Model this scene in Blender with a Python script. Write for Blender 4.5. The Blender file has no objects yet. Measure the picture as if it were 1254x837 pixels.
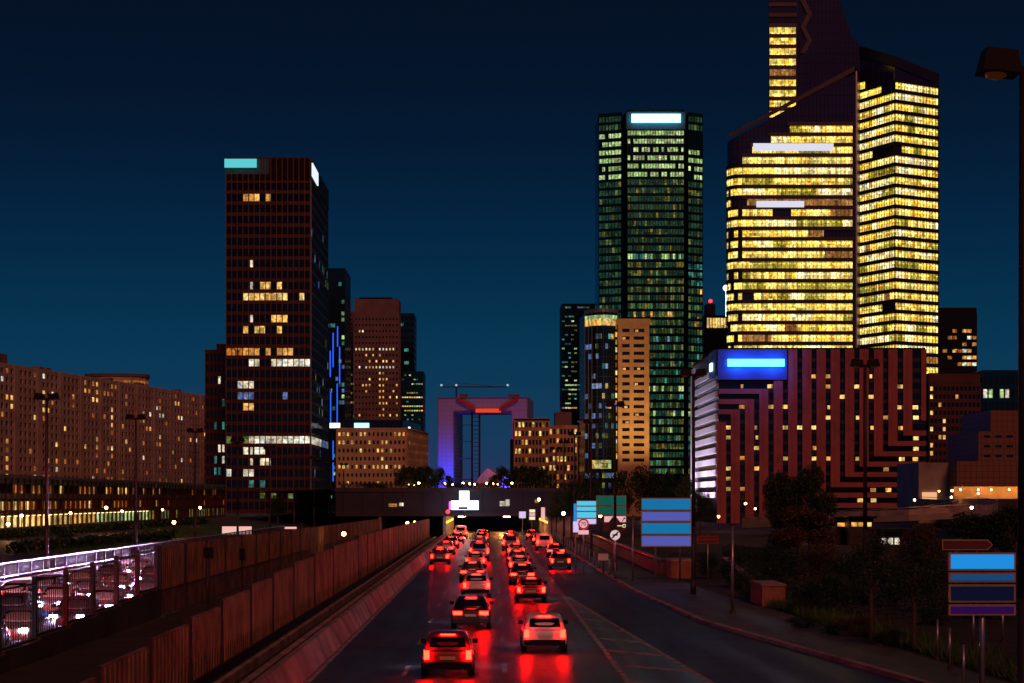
import bpy, math, random
from mathutils import Vector, Matrix
S = bpy.context.scene
COL = S.collection
R = math.radians
rnd = random.Random(7)

# ---------------------------------------------------------------- camera
F = 2222.0                       # focal length in photo pixels (photo 1254 wide)
CH = 6.0                         # eye height: a footbridge over the avenue
VX, VY = 603.0, 610.0            # vanishing point of the avenue in the photo
cam = bpy.data.cameras.new('camera'); co = bpy.data.objects.new('camera', cam); COL.objects.link(co)
co.location = (0, 0, CH); co.rotation_euler = (R(90), 0, 0)
cam.sensor_width = 36; cam.lens = 36 * F / 1254
cam.shift_x = (627 - VX) / 1254; cam.shift_y = (VY - 418.5) / 1254
cam.clip_start = 0.5; cam.clip_end = 20000
S.camera = co

# ---------------------------------------------------------------- sky, glow, exposure
W = bpy.data.worlds.new('World'); S.world = W; W.use_nodes = True
nt = W.node_tree; nt.nodes.clear()
out = nt.nodes.new('ShaderNodeOutputWorld'); bg = nt.nodes.new('ShaderNodeBackground')
sky = nt.nodes.new('ShaderNodeTexSky'); sky.sky_type = 'NISHITA'; sky.sun_disc = False
sky.sun_elevation = R(2); sky.sun_rotation = R(180)
tc = nt.nodes.new('ShaderNodeTexCoord'); sep = nt.nodes.new('ShaderNodeSeparateXYZ')
rmp = nt.nodes.new('ShaderNodeValToRGB')
nt.links.new(tc.outputs['Generated'], sep.inputs[0]); nt.links.new(sep.outputs['Z'], rmp.inputs[0])
rmp.color_ramp.interpolation = 'B_SPLINE'
el = rmp.color_ramp.elements
el[0].position = 0.0; el[0].color = (0.035, 0.026, 0.120, 1)
el[1].position = 1.0; el[1].color = (0.002, 0.008, 0.026, 1)
for p, c in ((0.022, (0.008, 0.043, 0.105)), (0.075, (0.0004, 0.040, 0.090)), (0.13, (0.0003, 0.0205, 0.060)),
             (0.19, (0.0003, 0.0085, 0.030)), (0.265, (0.0008, 0.0038, 0.0125))):
    e = el.new(p); e.color = (*c, 1)
mul = nt.nodes.new('ShaderNodeMixRGB'); mul.blend_type = 'ADD'; mul.inputs[0].default_value = 0.0006
nt.links.new(rmp.outputs[0], mul.inputs[1]); nt.links.new(sky.outputs[0], mul.inputs[2])
nt.links.new(mul.outputs[0], bg.inputs[0]); bg.inputs[1].default_value = 1.0
nt.links.new(bg.outputs[0], out.inputs[0])
sl = bpy.data.lights.new('street_glow', 'SUN'); so = bpy.data.objects.new('street_glow', sl); COL.objects.link(so)  # distant lamp added for the warm glow of street lamps
sl.energy = 0.70; sl.color = (1.0, 0.255, 0.12); sl.angle = R(16)
so.rotation_euler = (R(57), 0, R(13))
S.view_settings.view_transform = 'Standard'; S.view_settings.look = 'None'
S.view_settings.exposure = 0.0; S.view_settings.gamma = 1.0
S.cycles.use_denoising = True
try: S.cycles.denoiser = 'OPENIMAGEDENOISE'
except Exception: pass
S.cycles.max_bounces = 5; S.cycles.diffuse_bounces = 2; S.cycles.glossy_bounces = 3
S.cycles.sample_clamp_indirect = 3.0; S.cycles.caustics_reflective = False

# ---------------------------------------------------------------- helpers
def X(px, Y): return (px - VX) * Y / F
def Z(py, Y): return CH + (VY - py) * Y / F
def A(px, py, Y): return Vector((X(px, Y), Y, Z(py, Y)))

class MB:
    def __init__(s): s.v = []; s.f = []
    def quad(s, *p):
        n = len(s.v); s.v += [tuple(q) for q in p]; s.f.append(tuple(range(n, n + len(p)))); return s
    def hexa(s, b, t):
        n = len(s.v); s.v += [tuple(q) for q in b] + [tuple(q) for q in t]; k = len(b)
        s.f.append(tuple(range(n + k - 1, n - 1, -1))); s.f.append(tuple(range(n + k, n + 2 * k)))
        for i in range(k):
            j = (i + 1) % k; s.f.append((n + i, n + j, n + k + j, n + k + i))
        return s
    def box(s, x0, x1, y0, y1, z0, z1):
        return s.hexa([(x0, y0, z0), (x1, y0, z0), (x1, y1, z0), (x0, y1, z0)],
                      [(x0, y0, z1), (x1, y0, z1), (x1, y1, z1), (x0, y1, z1)])
    def prism(s, pts, z0, z1):              # footprint, bottom, top (a number or one per corner)
        zt = z1 if isinstance(z1, (list, tuple)) else [z1] * len(pts)
        return s.hexa([(p[0], p[1], z0) for p in pts], [(p[0], p[1], z) for p, z in zip(pts, zt)])
    def slab(s, pts, y0, y1):               # outline in the XZ plane, given thickness in Y
        return s.hexa([(p[0], y1, p[1]) for p in pts], [(p[0], y0, p[1]) for p in pts])
    def tube(s, a, b, r0, r1=None, n=8):
        a = Vector(a); b = Vector(b); r1 = r0 if r1 is None else r1
        d = (b - a).normalized(); u = d.orthogonal().normalized(); w = d.cross(u)
        ring = lambda c, r: [c + (u * math.cos(6.2832 * i / n) + w * math.sin(6.2832 * i / n)) * r for i in range(n)]
        return s.hexa(ring(a, r0), ring(b, r1))
    def path(s, pts, r, n=6):
        for a, b in zip(pts, pts[1:]): s.tube(a, b, r, r, n)
        return s
    def ball(s, c, r, n=10, m=6, sq=1.0):
        c = Vector(c); k = len(s.v)
        for i in range(1, m):
            t = math.pi * i / m
            for j in range(n):
                a = 6.2832 * j / n
                s.v.append((c.x + r * math.sin(t) * math.cos(a), c.y + r * math.sin(t) * math.sin(a), c.z + r * sq * math.cos(t)))
        s.v += [(c.x, c.y, c.z + r * sq), (c.x, c.y, c.z - r * sq)]
        T, B = len(s.v) - 2, len(s.v) - 1
        for i in range(m - 2):
            for j in range(n):
                q = (j + 1) % n; s.f.append((k + i * n + j, k + (i + 1) * n + j, k + (i + 1) * n + q, k + i * n + q))
        for j in range(n):
            q = (j + 1) % n; s.f.append((T, k + j, k + q)); s.f.append((B, k + (m - 2) * n + q, k + (m - 2) * n + j))
        return s
    def mesh(s, name, mat, smooth=False):
        me = bpy.data.meshes.new(name); me.from_pydata(s.v, [], s.f); me.update()
        mats = mat if isinstance(mat, (list, tuple)) else [mat]
        for q in mats: me.materials.append(q)
        if smooth: me.polygons.foreach_set('use_smooth', [True] * len(me.polygons))
        return me
    def build(s, name, mat, parent=None, smooth=False):
        return put(name, s.mesh(name, mat, smooth), parent)
def put(name, me, parent=None, loc=None, rz=0.0):
    o = bpy.data.objects.new(name, me); COL.objects.link(o)
    if parent: o.parent = parent; 
    if loc is not None: o.location = loc
    if rz: o.rotation_euler = (0, 0, rz)
    return o
USED = {}
def tag(o, label=None, cat=None, group=None, kind=None):
    if label: o['label'] = label
    if cat: o['category'] = cat
    if group: o['group'] = group
    if kind: o['kind'] = kind
    return o
def thing(name, label, cat, group=None, loc=None):
    o = put(name, None); o.empty_display_size = 0.3
    if loc is not None: o.location = loc
    return tag(o, label, cat, group)
def struct(name, mb, m, smooth=False): return tag(mb.build(name, m, None, smooth), kind='structure')
def copy_tree(o, parent=None):
    c = o.copy(); COL.objects.link(c)
    if parent: c.parent = parent
    for ch in list(o.children): copy_tree(ch, c)
    return c
ORD = ['nearest', 'second', 'third', 'fourth', 'fifth', 'sixth', 'seventh', 'eighth', 'ninth', 'tenth', 'eleventh', 'twelfth', 'thirteenth', 'fourteenth']

# ---------------------------------------------------------------- materials
def nodes(name):
    m = bpy.data.materials.new(name); m.use_nodes = True
    t = m.node_tree; return m, t, t.nodes['Principled BSDF']
def mat(name, c, rough=0.7, metal=0.0, var=0.25, scale=0.6, bump=0.0, spec=0.5, coat=0.0):
    m, t, b = nodes(name)
    b.inputs['Roughness'].default_value = rough; b.inputs['Metallic'].default_value = metal
    b.inputs['Specular IOR Level'].default_value = spec; b.inputs['Coat Weight'].default_value = coat
    g = t.nodes.new('ShaderNodeTexCoord'); n = t.nodes.new('ShaderNodeTexNoise')
    n.inputs['Scale'].default_value = scale; n.inputs['Detail'].default_value = 6
    t.links.new(g.outputs['Object'], n.inputs['Vector'])
    r = t.nodes.new('ShaderNodeValToRGB'); e = r.color_ramp.elements
    e[0].position = 0.3; e[1].position = 0.72
    e[0].color = (*[q * (1 - var) for q in c], 1); e[1].color = (*[min(1, q * (1 + var)) for q in c], 1)
    t.links.new(n.outputs['Fac'], r.inputs[0]); t.links.new(r.outputs[0], b.inputs['Base Color'])
    if bump:
        k = t.nodes.new('ShaderNodeBump'); k.inputs['Strength'].default_value = bump
        n2 = t.nodes.new('ShaderNodeTexNoise'); n2.inputs['Scale'].default_value = scale * 30
        t.links.new(g.outputs['Object'], n2.inputs['Vector'])
        t.links.new(n2.outputs['Fac'], k.inputs['Height']); t.links.new(k.outputs[0], b.inputs['Normal'])
    return m
def glow(name, c, s, base=(0.02, 0.02, 0.02), sample=True):
    m, t, b = nodes(name)
    b.inputs['Base Color'].default_value = (*base, 1); b.inputs['Roughness'].default_value = 0.3
    b.inputs['Emission Color'].default_value = (*c, 1); b.inputs['Emission Strength'].default_value = s
    m.cycles.emission_sampling = 'AUTO' if sample else 'NONE'
    return m
def lit(name, c1, c2, s0, s1, cell=1.37, low=0.25, luminaires=None):
    """a lit room behind glass: brightness and tint change from pane to pane, blinds and furniture break it up"""
    m, t, b = nodes(name); L = t.links.new
    b.inputs['Base Color'].default_value = (0.015, 0.015, 0.015, 1); b.inputs['Roughness'].default_value = 0.25
    g = t.nodes.new('ShaderNodeNewGeometry')
    dv = t.nodes.new('ShaderNodeVectorMath'); dv.operation = 'MULTIPLY'; dv.inputs[1].default_value = (1 / cell, 1 / (cell * 3), 1 / (cell * 2.3))
    fl = t.nodes.new('ShaderNodeVectorMath'); fl.operation = 'FLOOR'
    wn = t.nodes.new('ShaderNodeTexWhiteNoise'); L(g.outputs['Position'], dv.inputs[0]); L(dv.outputs[0], fl.inputs[0]); L(fl.outputs[0], wn.inputs['Vector'])
    mx = t.nodes.new('ShaderNodeMixRGB'); mx.inputs[1].default_value = (*c1, 1); mx.inputs[2].default_value = (*c2, 1)
    L(wn.outputs['Value'], mx.inputs[0]); L(mx.outputs[0], b.inputs['Emission Color'])
    n = t.nodes.new('ShaderNodeTexNoise'); n.inputs['Scale'].default_value = 1.1; n.inputs['Detail'].default_value = 4
    L(g.outputs['Position'], n.inputs['Vector'])
    r = t.nodes.new('ShaderNodeMapRange'); r.inputs['From Min'].default_value = 0.33; r.inputs['From Max'].default_value = 0.62
    r.inputs['To Min'].default_value = low; r.inputs['To Max'].default_value = 1.0
    L(n.outputs['Fac'], r.inputs['Value'])
    w2 = t.nodes.new('ShaderNodeSeparateColor'); L(wn.outputs['Color'], w2.inputs[0])
    r2 = t.nodes.new('ShaderNodeMapRange'); r2.inputs['To Min'].default_value = s0; r2.inputs['To Max'].default_value = s1
    L(w2.outputs[1], r2.inputs['Value'])
    q = t.nodes.new('ShaderNodeMath'); q.operation = 'MULTIPLY'; L(r.outputs[0], q.inputs[0]); L(r2.outputs[0], q.inputs[1])
    if luminaires:                       # rows of ceiling lamps seen below each slab: (height of a sill, storey height)
        sz = t.nodes.new('ShaderNodeSeparateXYZ'); L(g.outputs['Position'], sz.inputs[0])
        def mth(op, a, v):
            k = t.nodes.new('ShaderNodeMath'); k.operation = op; L(a, k.inputs[0])
            if isinstance(v, (int, float)): k.inputs[1].default_value = v
            else: L(v, k.inputs[1])
            return k.outputs[0]
        fr_ = mth('FRACT', mth('DIVIDE', mth('SUBTRACT', sz.outputs['Z'], luminaires[0]), luminaires[1]), 0)
        band = mth('MULTIPLY', mth('GREATER_THAN', fr_, .42), mth('LESS_THAN', fr_, .54))
        dash_ = mth('LESS_THAN', mth('FRACT', mth('DIVIDE', sz.outputs['X'], 1.9), 0), .62)
        gain = mth('ADD', mth('MULTIPLY', mth('MULTIPLY', band, dash_), 1.3), 0.85)
        L(mth('MULTIPLY', q.outputs[0], gain), b.inputs['Emission Strength'])
    else: L(q.outputs[0], b.inputs['Emission Strength'])
    m.cycles.emission_sampling = 'NONE'
    return m
def grid_mat(name, c, line, du, dz, lw=0.12, rough=0.15, metal=0.0, spec=0.6, wob=0.02):
    """curtain wall of dark panes between thin joints, each pane a touch out of true"""
    m, t, b = nodes(name); L = t.links.new
    g = t.nodes.new('ShaderNodeTexCoord'); sp = t.nodes.new('ShaderNodeSeparateXYZ'); L(g.outputs['Object'], sp.inputs[0])
    def line_of(sock, d):
        a = t.nodes.new('ShaderNodeMath'); a.operation = 'DIVIDE'; L(sock, a.inputs[0]); a.inputs[1].default_value = d
        f = t.nodes.new('ShaderNodeMath'); f.operation = 'FRACT'; L(a.outputs[0], f.inputs[0])
        k = t.nodes.new('ShaderNodeMath'); k.operation = 'LESS_THAN'; L(f.outputs[0], k.inputs[0]); k.inputs[1].default_value = lw / d
        return k
    sxy = t.nodes.new('ShaderNodeMath'); sxy.operation = 'ADD'; L(sp.outputs['X'], sxy.inputs[0]); L(sp.outputs['Y'], sxy.inputs[1])
    a = line_of(sxy.outputs[0], du); z = line_of(sp.outputs['Z'], dz)
    mxm = t.nodes.new('ShaderNodeMath'); mxm.operation = 'MAXIMUM'; L(a.outputs[0], mxm.inputs[0]); L(z.outputs[0], mxm.inputs[1])
    mx = t.nodes.new('ShaderNodeMixRGB'); mx.inputs[1].default_value = (*c, 1); mx.inputs[2].default_value = (*line, 1)
    L(mxm.outputs[0], mx.inputs[0]); L(mx.outputs[0], b.inputs['Base Color'])
    b.inputs['Roughness'].default_value = rough; b.inputs['Metallic'].default_value = metal; b.inputs['Specular IOR Level'].default_value = spec
    v = t.nodes.new('ShaderNodeTexVoronoi'); v.inputs['Scale'].default_value = 1 / max(du, 1.5); L(g.outputs['Object'], v.inputs['Vector'])
    bp = t.nodes.new('ShaderNodeBump'); bp.inputs['Strength'].default_value = wob; L(v.outputs['Distance'], bp.inputs['Height']); L(bp.outputs[0], b.inputs['Normal'])
    return m

M = {}
M['concrete'] = mat('concrete', (0.30, 0.27, 0.25), 0.85, scale=0.35, bump=0.15)
M['barrier'] = mat('barrier_concrete', (0.34, 0.25, 0.22), 0.75, var=0.6, scale=0.6, bump=0.2)
M['panel'] = mat('wood_fibre_panel', (0.28, 0.13, 0.075), 0.8, var=0.6, scale=.7, bump=0.3)
M['plaster'] = mat('cream_plaster', (0.62, 0.52, 0.42), 0.85, scale=0.15)
M['beige'] = mat('beige_stone', (0.55, 0.42, 0.25), 0.8, scale=0.2)
M['brown'] = mat('brown_stone', (0.20, 0.15, 0.15), 0.8, scale=0.2)
M['darkred'] = mat('dark_bronze', (0.085, 0.030, 0.020), 0.45, metal=0.3, scale=0.2)
M['black'] = mat('black_paint', (0.006, 0.006, 0.008), 0.65, spec=.2, scale=2)
M['pole'] = mat('painted_pole', (0.03, 0.022, 0.022), 0.5, scale=1.5)
M['steel'] = mat('galvanised_steel', (0.42, 0.42, 0.44), 0.35, metal=0.8, scale=2)
M['red_concrete'] = mat('red_concrete', (0.40, 0.12, 0.11), 0.8, scale=0.3, var=0.2)
M['white'] = mat('white_paint', (0.72, 0.70, 0.68), 0.5, var=0.1)
M['tarmac'] = None
M['bark'] = mat('bark', (0.08, 0.055, 0.04), 0.9, scale=5, bump=0.4)
M['leaf'] = mat('leaf', (0.014, 0.055, 0.012), 0.55, var=0.6, scale=0.9)
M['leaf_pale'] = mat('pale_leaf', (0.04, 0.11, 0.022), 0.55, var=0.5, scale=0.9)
M['leaf_brown'] = mat('brown_leaf', (0.085, 0.05, 0.022), 0.6, var=0.5, scale=0.9)  # brown leaves; on the low tree lamplight is put into the colour
M['soil'] = mat('planted_soil', (0.035, 0.034, 0.020), 0.95, var=0.5, scale=0.5, bump=0.5)
M['brick'] = mat('brick', (0.34, 0.14, 0.09), 0.85, var=0.3, scale=2.0, bump=0.3)
M['glass_dark'] = mat('dark_glass', (0.008, 0.010, 0.014), 0.12, var=0.3, scale=0.1, spec=0.5)
M['glass_blue'] = mat('blue_glass', (0.010, 0.030, 0.050), 0.12, var=0.3, scale=0.1, spec=0.6)
M['glass_green'] = grid_mat('green_curtain_wall', (0.003, 0.036, 0.034), (0.006, 0.05, 0.045), 1.5, 4.05, 0.22)
M['glass_first'] = grid_mat('plum_curtain_wall', (0.034, 0.034, 0.12), (0.010, 0.008, 0.03), 1.5, 4.03, 0.15, rough=0.14)
M['spandrel'] = mat('plum_spandrel', (0.022, 0.018, 0.04), 0.4, scale=0.3)
M['tile_wall'] = grid_mat('tiled_wall', (0.20, 0.10, 0.07), (0.09, 0.045, 0.03), 1.1, 1.1, 0.12, rough=0.7, wob=0)
M['arch'] = grid_mat('white_marble_slabs', (0.36, 0.36, 0.44), (0.24, 0.24, 0.30), 5.4, 5.4, 0.35, rough=0.5, wob=0)
M['sign_blue'] = mat('blue_sign_sheet', (0.02, 0.13, 0.42), 0.4, var=0.08)
M['sign_violet'] = mat('violet_sign_sheet', (0.10, 0.10, 0.42), 0.4, var=0.08)
M['sign_navy'] = mat('navy_sign_sheet', (0.006, 0.012, 0.06), 0.4, var=0.1)
M['sign_plum'] = mat('plum_sign_sheet', (0.035, 0.01, 0.10), 0.4, var=0.1)
M['sign_green'] = mat('green_sign_sheet', (0.01, 0.15, 0.10), 0.4, var=0.1)
M['sign_rim'] = mat('sign_rim', (0.45, 0.55, 0.30), 0.4, var=0.1)
M['sign_rim_buff'] = mat('buff_sign_rim', (0.42, 0.34, 0.22), 0.4, var=0.1)
M['sign_white'] = mat('white_sign_sheet', (0.75, 0.72, 0.72), 0.4, var=0.05)
M['sign_red'] = mat('red_sign_sheet', (0.50, 0.02, 0.02), 0.4, var=0.05)
M['sign_brown'] = mat('brown_sign_sheet', (0.13, 0.035, 0.02), 0.4, var=0.1)
# lit rooms
M['w_gold'] = lit('gold_room', (1, 0.46, 0.07), (1, 0.74, 0.26), 0.45, 2.0, 1.5)
M['w_warm'] = lit('warm_room', (1, 0.36, 0.06), (1, 0.66, 0.20), 0.35, 1.5, 1.5)
M['w_white'] = lit('white_room', (1, 0.78, 0.48), (0.9, 1, 0.9), 0.5, 1.6, 1.5)
M['w_green'] = lit('greenish_room', (0.45, 0.85, 0.22), (0.85, 1, 0.50), 0.3, 1.3, 1.5)
M['w_dim'] = lit('dim_room', (0.42, 0.28, 0.02), (0.10, 0.34, 0.12), 0.10, 0.85, 1.5)
M['w_teal'] = lit('teal_room', (0.05, 0.35, 0.32), (0.2, 0.7, 0.55), 0.1, 0.7, 1.5)
M['w_blue'] = lit('blue_room', (0.15, 0.3, 1), (0.5, 0.7, 1), 0.1, 0.6, 1.5)
M['pane_glow'] = lit('teal_pane_glow', (0.02, 0.11, 0.09), (0.06, 0.16, 0.05), 0.14, 0.60, 1.5)  # faint glow added to the dark panes for the facade's teal tone
M['w_first_pale'] = lit('pale_office_floor', (1, 0.66, 0.16), (1, 0.92, 0.50), 0.8, 2.6, 1.5, 0.3, (62.15, 4.032))
M['w_first_olive'] = lit('olive_office_floor', (0.75, 0.55, 0.03), (0.9, 0.75, 0.12), 0.3, 1.2, 1.5, 0.25, (62.15, 4.032))
M['w_orange'] = lit('orange_room', (1, 0.22, 0.02), (1, 0.45, 0.08), 0.15, 0.7, 1.5)
# the tower's open plan floors
M['w_first'] = lit('bright_office_floor', (1, 0.52, 0.03), (1, 0.86, 0.22), 0.7, 2.6, 1.5, 0.3, (62.15, 4.032))
M['w_first_dim'] = lit('brown_office_floor', (0.7, 0.22, 0.05), (1, 0.5, 0.12), 0.2, 0.8, 1.5, 0.3)
M['lamp_warm'] = glow('warm_lamp', (1, 0.45, 0.14), 30)
M['lamp_white'] = glow('white_lamp', (1, 0.85, 0.75), 30)
M['sign_cyan_lit'] = glow('lit_cyan_sign', (0.25, 0.75, 1.0), 3.0)
M['sign_teal_lit'] = glow('lit_teal_sign', (0.10, 0.62, 0.66), 1.0)
M['sign_white_lit'] = glow('lit_white_sign', (0.80, 0.90, 1.0), 2.5)
M['sign_blue_lit'] = glow('lit_blue_sign', (0.025, 0.20, 1.0), 13.0)
M['strip_blue'] = glow('blue_light_strip', (0.02, 0.12, 1.0), 1.2)
M['tail'] = glow('lit_tail_lamp', (1, 0.0022, 0.0010), 130)
M['head'] = glow('lit_head_lamp', (0.62, 0.60, 1.0), 60)
M['amber'] = glow('amber_lamp', (1, 0.25, 0.02), 8)
M['red_lamp'] = glow('red_lamp', (1, 0.01, 0.01), 12)

def asphalt(name, c, ra, rb, tint=(1, 1, 1)):
    m, t, b = nodes(name); L = t.links.new
    g = t.nodes.new('ShaderNodeNewGeometry')
    st = t.nodes.new('ShaderNodeVectorMath'); st.operation = 'MULTIPLY'; st.inputs[1].default_value = (0.9, 0.05, 1); L(g.outputs['Position'], st.inputs[0])
    n = t.nodes.new('ShaderNodeTexNoise'); n.inputs['Scale'].default_value = 0.9; n.inputs['Detail'].default_value = 7; L(st.outputs[0], n.inputs['Vector'])
    r = t.nodes.new('ShaderNodeValToRGB'); e = r.color_ramp.elements; e[0].position = .3; e[1].position = .7
    e[0].color = (*[c * q * 0.6 for q in tint], 1); e[1].color = (*[c * q * 1.5 for q in tint], 1)
    L(n.outputs['Fac'], r.inputs[0])
    ns = t.nodes.new('ShaderNodeTexNoise'); ns.inputs['Scale'].default_value = .35; ns.inputs['Detail'].default_value = 9; ns.inputs['Roughness'].default_value = .75; L(g.outputs['Position'], ns.inputs['Vector'])
    v = t.nodes.new('ShaderNodeTexVoronoi'); v.feature = 'DISTANCE_TO_EDGE'; v.inputs['Scale'].default_value = .16; 
    wv = t.nodes.new('ShaderNodeVectorMath'); wv.operation = 'ADD'; L(g.outputs['Position'], wv.inputs[0]); L(ns.outputs['Color'], wv.inputs[1]); L(wv.outputs[0], v.inputs['Vector'])
    ck = t.nodes.new('ShaderNodeMapRange'); ck.inputs['From Max'].default_value = .012; ck.inputs['To Min'].default_value = .35; L(v.outputs['Distance'], ck.inputs['Value'])
    st2 = t.nodes.new('ShaderNodeMapRange'); st2.inputs['From Min'].default_value = .35; st2.inputs['From Max'].default_value = .6; st2.inputs['To Min'].default_value = .45; st2.inputs['To Max'].default_value = 1.25; L(ns.outputs['Fac'], st2.inputs['Value'])
    mm = t.nodes.new('ShaderNodeMath'); mm.operation = 'MULTIPLY'; L(ck.outputs[0], mm.inputs[0]); L(st2.outputs[0], mm.inputs[1])
    vm = t.nodes.new('ShaderNodeVectorMath'); vm.operation = 'SCALE'; L(r.outputs[0], vm.inputs[0]); L(mm.outputs[0], vm.inputs['Scale']); L(vm.outputs[0], b.inputs['Base Color'])
    k = t.nodes.new('ShaderNodeMapRange'); k.inputs['From Min'].default_value = .35; k.inputs['From Max'].default_value = .65
    k.inputs['To Min'].default_value = ra; k.inputs['To Max'].default_value = rb; L(n.outputs['Fac'], k.inputs['Value']); L(k.outputs[0], b.inputs['Roughness'])
    n2 = t.nodes.new('ShaderNodeTexNoise'); n2.inputs['Scale'].default_value = 14; L(g.outputs['Position'], n2.inputs['Vector'])
    bp = t.nodes.new('ShaderNodeBump'); bp.inputs['Strength'].default_value = 0.12; bp.inputs['Distance'].default_value = 0.02
    L(n2.outputs['Fac'], bp.inputs['Height']); L(bp.outputs[0], b.inputs['Normal'])
    return m
M['tarmac'] = asphalt('asphalt', 0.042, 0.30, 0.46)
M['paving'] = asphalt('paving', 0.07, 0.5, 0.7, (1, 0.95, 0.95))
M['paint'] = mat('road_paint', (0.34, 0.32, 0.31), 0.65, var=0.6, scale=1.6)

# ---------------------------------------------------------------- ground, roads
g = MB(); g.quad((-9000, -200, -0.10), (9000, -200, -0.10), (9000, 12000, -0.10), (-9000, 12000, -0.10)); struct('ground', g, M['soil'])
def sheet(pts, z):
    b = MB(); b.quad(*[(p[0], p[1], z) for p in pts]); return b
KERB = [(14.6, 40), (14.2, 50), (13.5, 59), (11.7, 73), (9.95, 87), (8.9, 116), (8.35, 190), (8.05, 290)]
b = MB(); prev = None
for (x, y) in KERB:
    if prev: b.quad((-6.9, prev[1], 0), (prev[0], prev[1], 0), (x, y, 0), (-6.9, y, 0))
    prev = (x, y)
b.quad((-6.9, 290, 0), (8.05, 290, 0), (8.05, 560, 0), (-6.9, 560, 0))
b.quad((-6.9, -20, 0), (14.6, -20, 0), (14.6, 40, 0), (-6.9, 40, 0))
struct('road', b, M['tarmac'])
struct('oncoming_road', sheet([(-27.7, -20), (-17.3, -20), (-17.3, 560), (-27.7, 560)], 0.0), asphalt('pale_asphalt', .09, .35, .5))  # paler base colour than the avenue
b = MB(); SL = [(8.6, 30), (7.75, 46), (7.1, 59), (6.4, 73), (5.7, 87), (4.5, 111), (4.3, 190), (4.2, 290)]
for i in range(7):
    (x0, y0), (x1, y1) = SL[i], SL[i + 1]; kx = [14.9, 14.35, 13.5, 11.7, 9.95, 9.06, 8.35, 8.05]
    b.quad((x0, y0, .002), (kx[i], y0, .002), (kx[i + 1], y1, .002), (x1, y1, .002))
struct('slip_road', b, asphalt('bluish_asphalt', .05, .50, .66, (.45, .75, 1.7)))  # blue reflection on the lane put into the asphalt tint
b = MB()
for i in range(len(KERB) - 1):
    (x0, y0), (x1, y1) = KERB[i], KERB[i + 1]
    b.hexa([(x0, y0, 0), (x0 + .32, y0, 0), (x1 + .32, y1, 0), (x1, y1, 0)], [(x0 + .03, y0, .16), (x0 + .32, y0, .16), (x1 + .32, y1, .16), (x1 + .03, y1, .16)])
struct('kerb', b, M['barrier'])
PAVE = [(17.5, 40), (16.9, 50), (16.3, 59), (15.6, 73), (15.2, 87), (13.6, 116), (12.6, 190), (12.0, 290)]
b = MB()
for i in range(len(KERB) - 1):
    (x0, y0), (x1, y1) = KERB[i], KERB[i + 1]; (p0, _), (p1, _) = PAVE[i], PAVE[i + 1]
    b.quad((x0 + .32, y0, .13), (p0, y0, .13), (p1, y1, .13), (x1 + .32, y1, .13))
struct('pavement', b, M['paving'])
b = MB()
for i in range(len(KERB) - 1):
    (p0, y0), (p1, y1) = PAVE[i], PAVE[i + 1]
    b.quad((p0, y0, .10), (90, y0, .10), (90, y1, .10), (p1, y1, .10))
b.quad((12.0, 290, .10), (200, 290, .10), (200, 480, .10), (12.0, 480, .10))
struct('planted_ground', b, M['soil'])
mk = MB()
def dash(x, y0, y1, w=0.16): mk.quad((x - w / 2, y0, .006), (x + w / 2, y0, .006), (x + w / 2, y1, .006), (x - w / 2, y1, .006))
for k in range(22):
    y = 48 + k * 13.0
    dash(-3.0, y, y + 3.6); dash(0.42, y + 1, y + 4.6)
dash(-6.0, 20, 300, .18)
def line(x0, y0, x1, y1, w): mk.quad((x0 - w / 2, y0, .006), (x0 + w / 2, y0, .006), (x1 + w / 2, y1, .006), (x1 - w / 2, y1, .006))
line(4.45, 40, 4.35, 111, .2); line(7.75, 46, 4.55, 110, .2)
for k in range(9):
    y = 50 + k * 6.2; wd = (7.4 - (y - 50) * 0.048) - 4.5
    if wd > .4: mk.quad((4.55, y + 2.2, .006), (4.55, y + 3.1, .006), (4.5 + wd, y + .9, .006), (4.5 + wd, y, .006))
for k in range(14): dash(4.0, 120 + k * 13, 124 + k * 13)
struct('road_marking', mk, M['paint'])
# central reservation and the dark trench between the carriageways
struct('central_verge', sheet([(-16.9, -20), (-6.9, -20), (-6.9, 560), (-16.9, 560)], -.03), M['soil'])
b = MB()
b.hexa([(-6.15, 20, 0), (-6.85, 20, 0), (-6.85, 270, 0), (-6.15, 270, 0)][::-1], [(-6.55, 20, .82), (-6.75, 20, .82), (-6.75, 270, .82), (-6.55, 270, .82)][::-1])
o = thing('crash_barrier', 'low sloping concrete crash barrier edging the left lane of the avenue', 'barrier')
b.build('concrete_wall', M['barrier'], o)
b = MB(); b.box(-7.6, -7.35, 20, 270, 0, .45); b.box(-8.6, -8.4, 20, 270, -.02, .3); b.build('kerb_strip', M['barrier'], o)

# stepped noise wall beside the avenue
o = thing('noise_wall', 'brown ribbed noise wall with stepped top right beside the avenue', 'wall')
STEP = [(30, 37, 1.45), (37, 43, 1.75), (43, 49.5, 1.95), (49.5, 56, 2.1), (56, 62.5, 2.25), (62.5, 70, 2.45), (70, 77, 2.6), (77, 85, 2.75), (85, 95, 2.9), (95, 106, 3.02), (106, 126, 3.12)]
y = 126
while y < 268: STEP.append((y, min(y + 9, 268), 3.34 - (y - 126) * 0.003)); y += 9
for (y0, y1, h) in STEP:
    b = MB(); b.box(-9.5, -9.35, y0 + .06, y1 - .06, .3, h)
    n = max(8, int((y1 - y0) / .55)) if y0 < 130 else 10
    for q in range(n):
        yy = y0 + .1 + (y1 - y0 - .2) * q / n; b.box(-9.35, -9.30, yy, yy + (y1 - y0) / n * .55, .3, h - .03)
    b.build('panel', M['panel'], o)
b = MB()
for (y0, y1, h) in STEP: b.box(-9.56, -9.26, y0 - .07, y0 + .07, 0, h + .06)
b.build('post', M['pole'], o)
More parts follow.
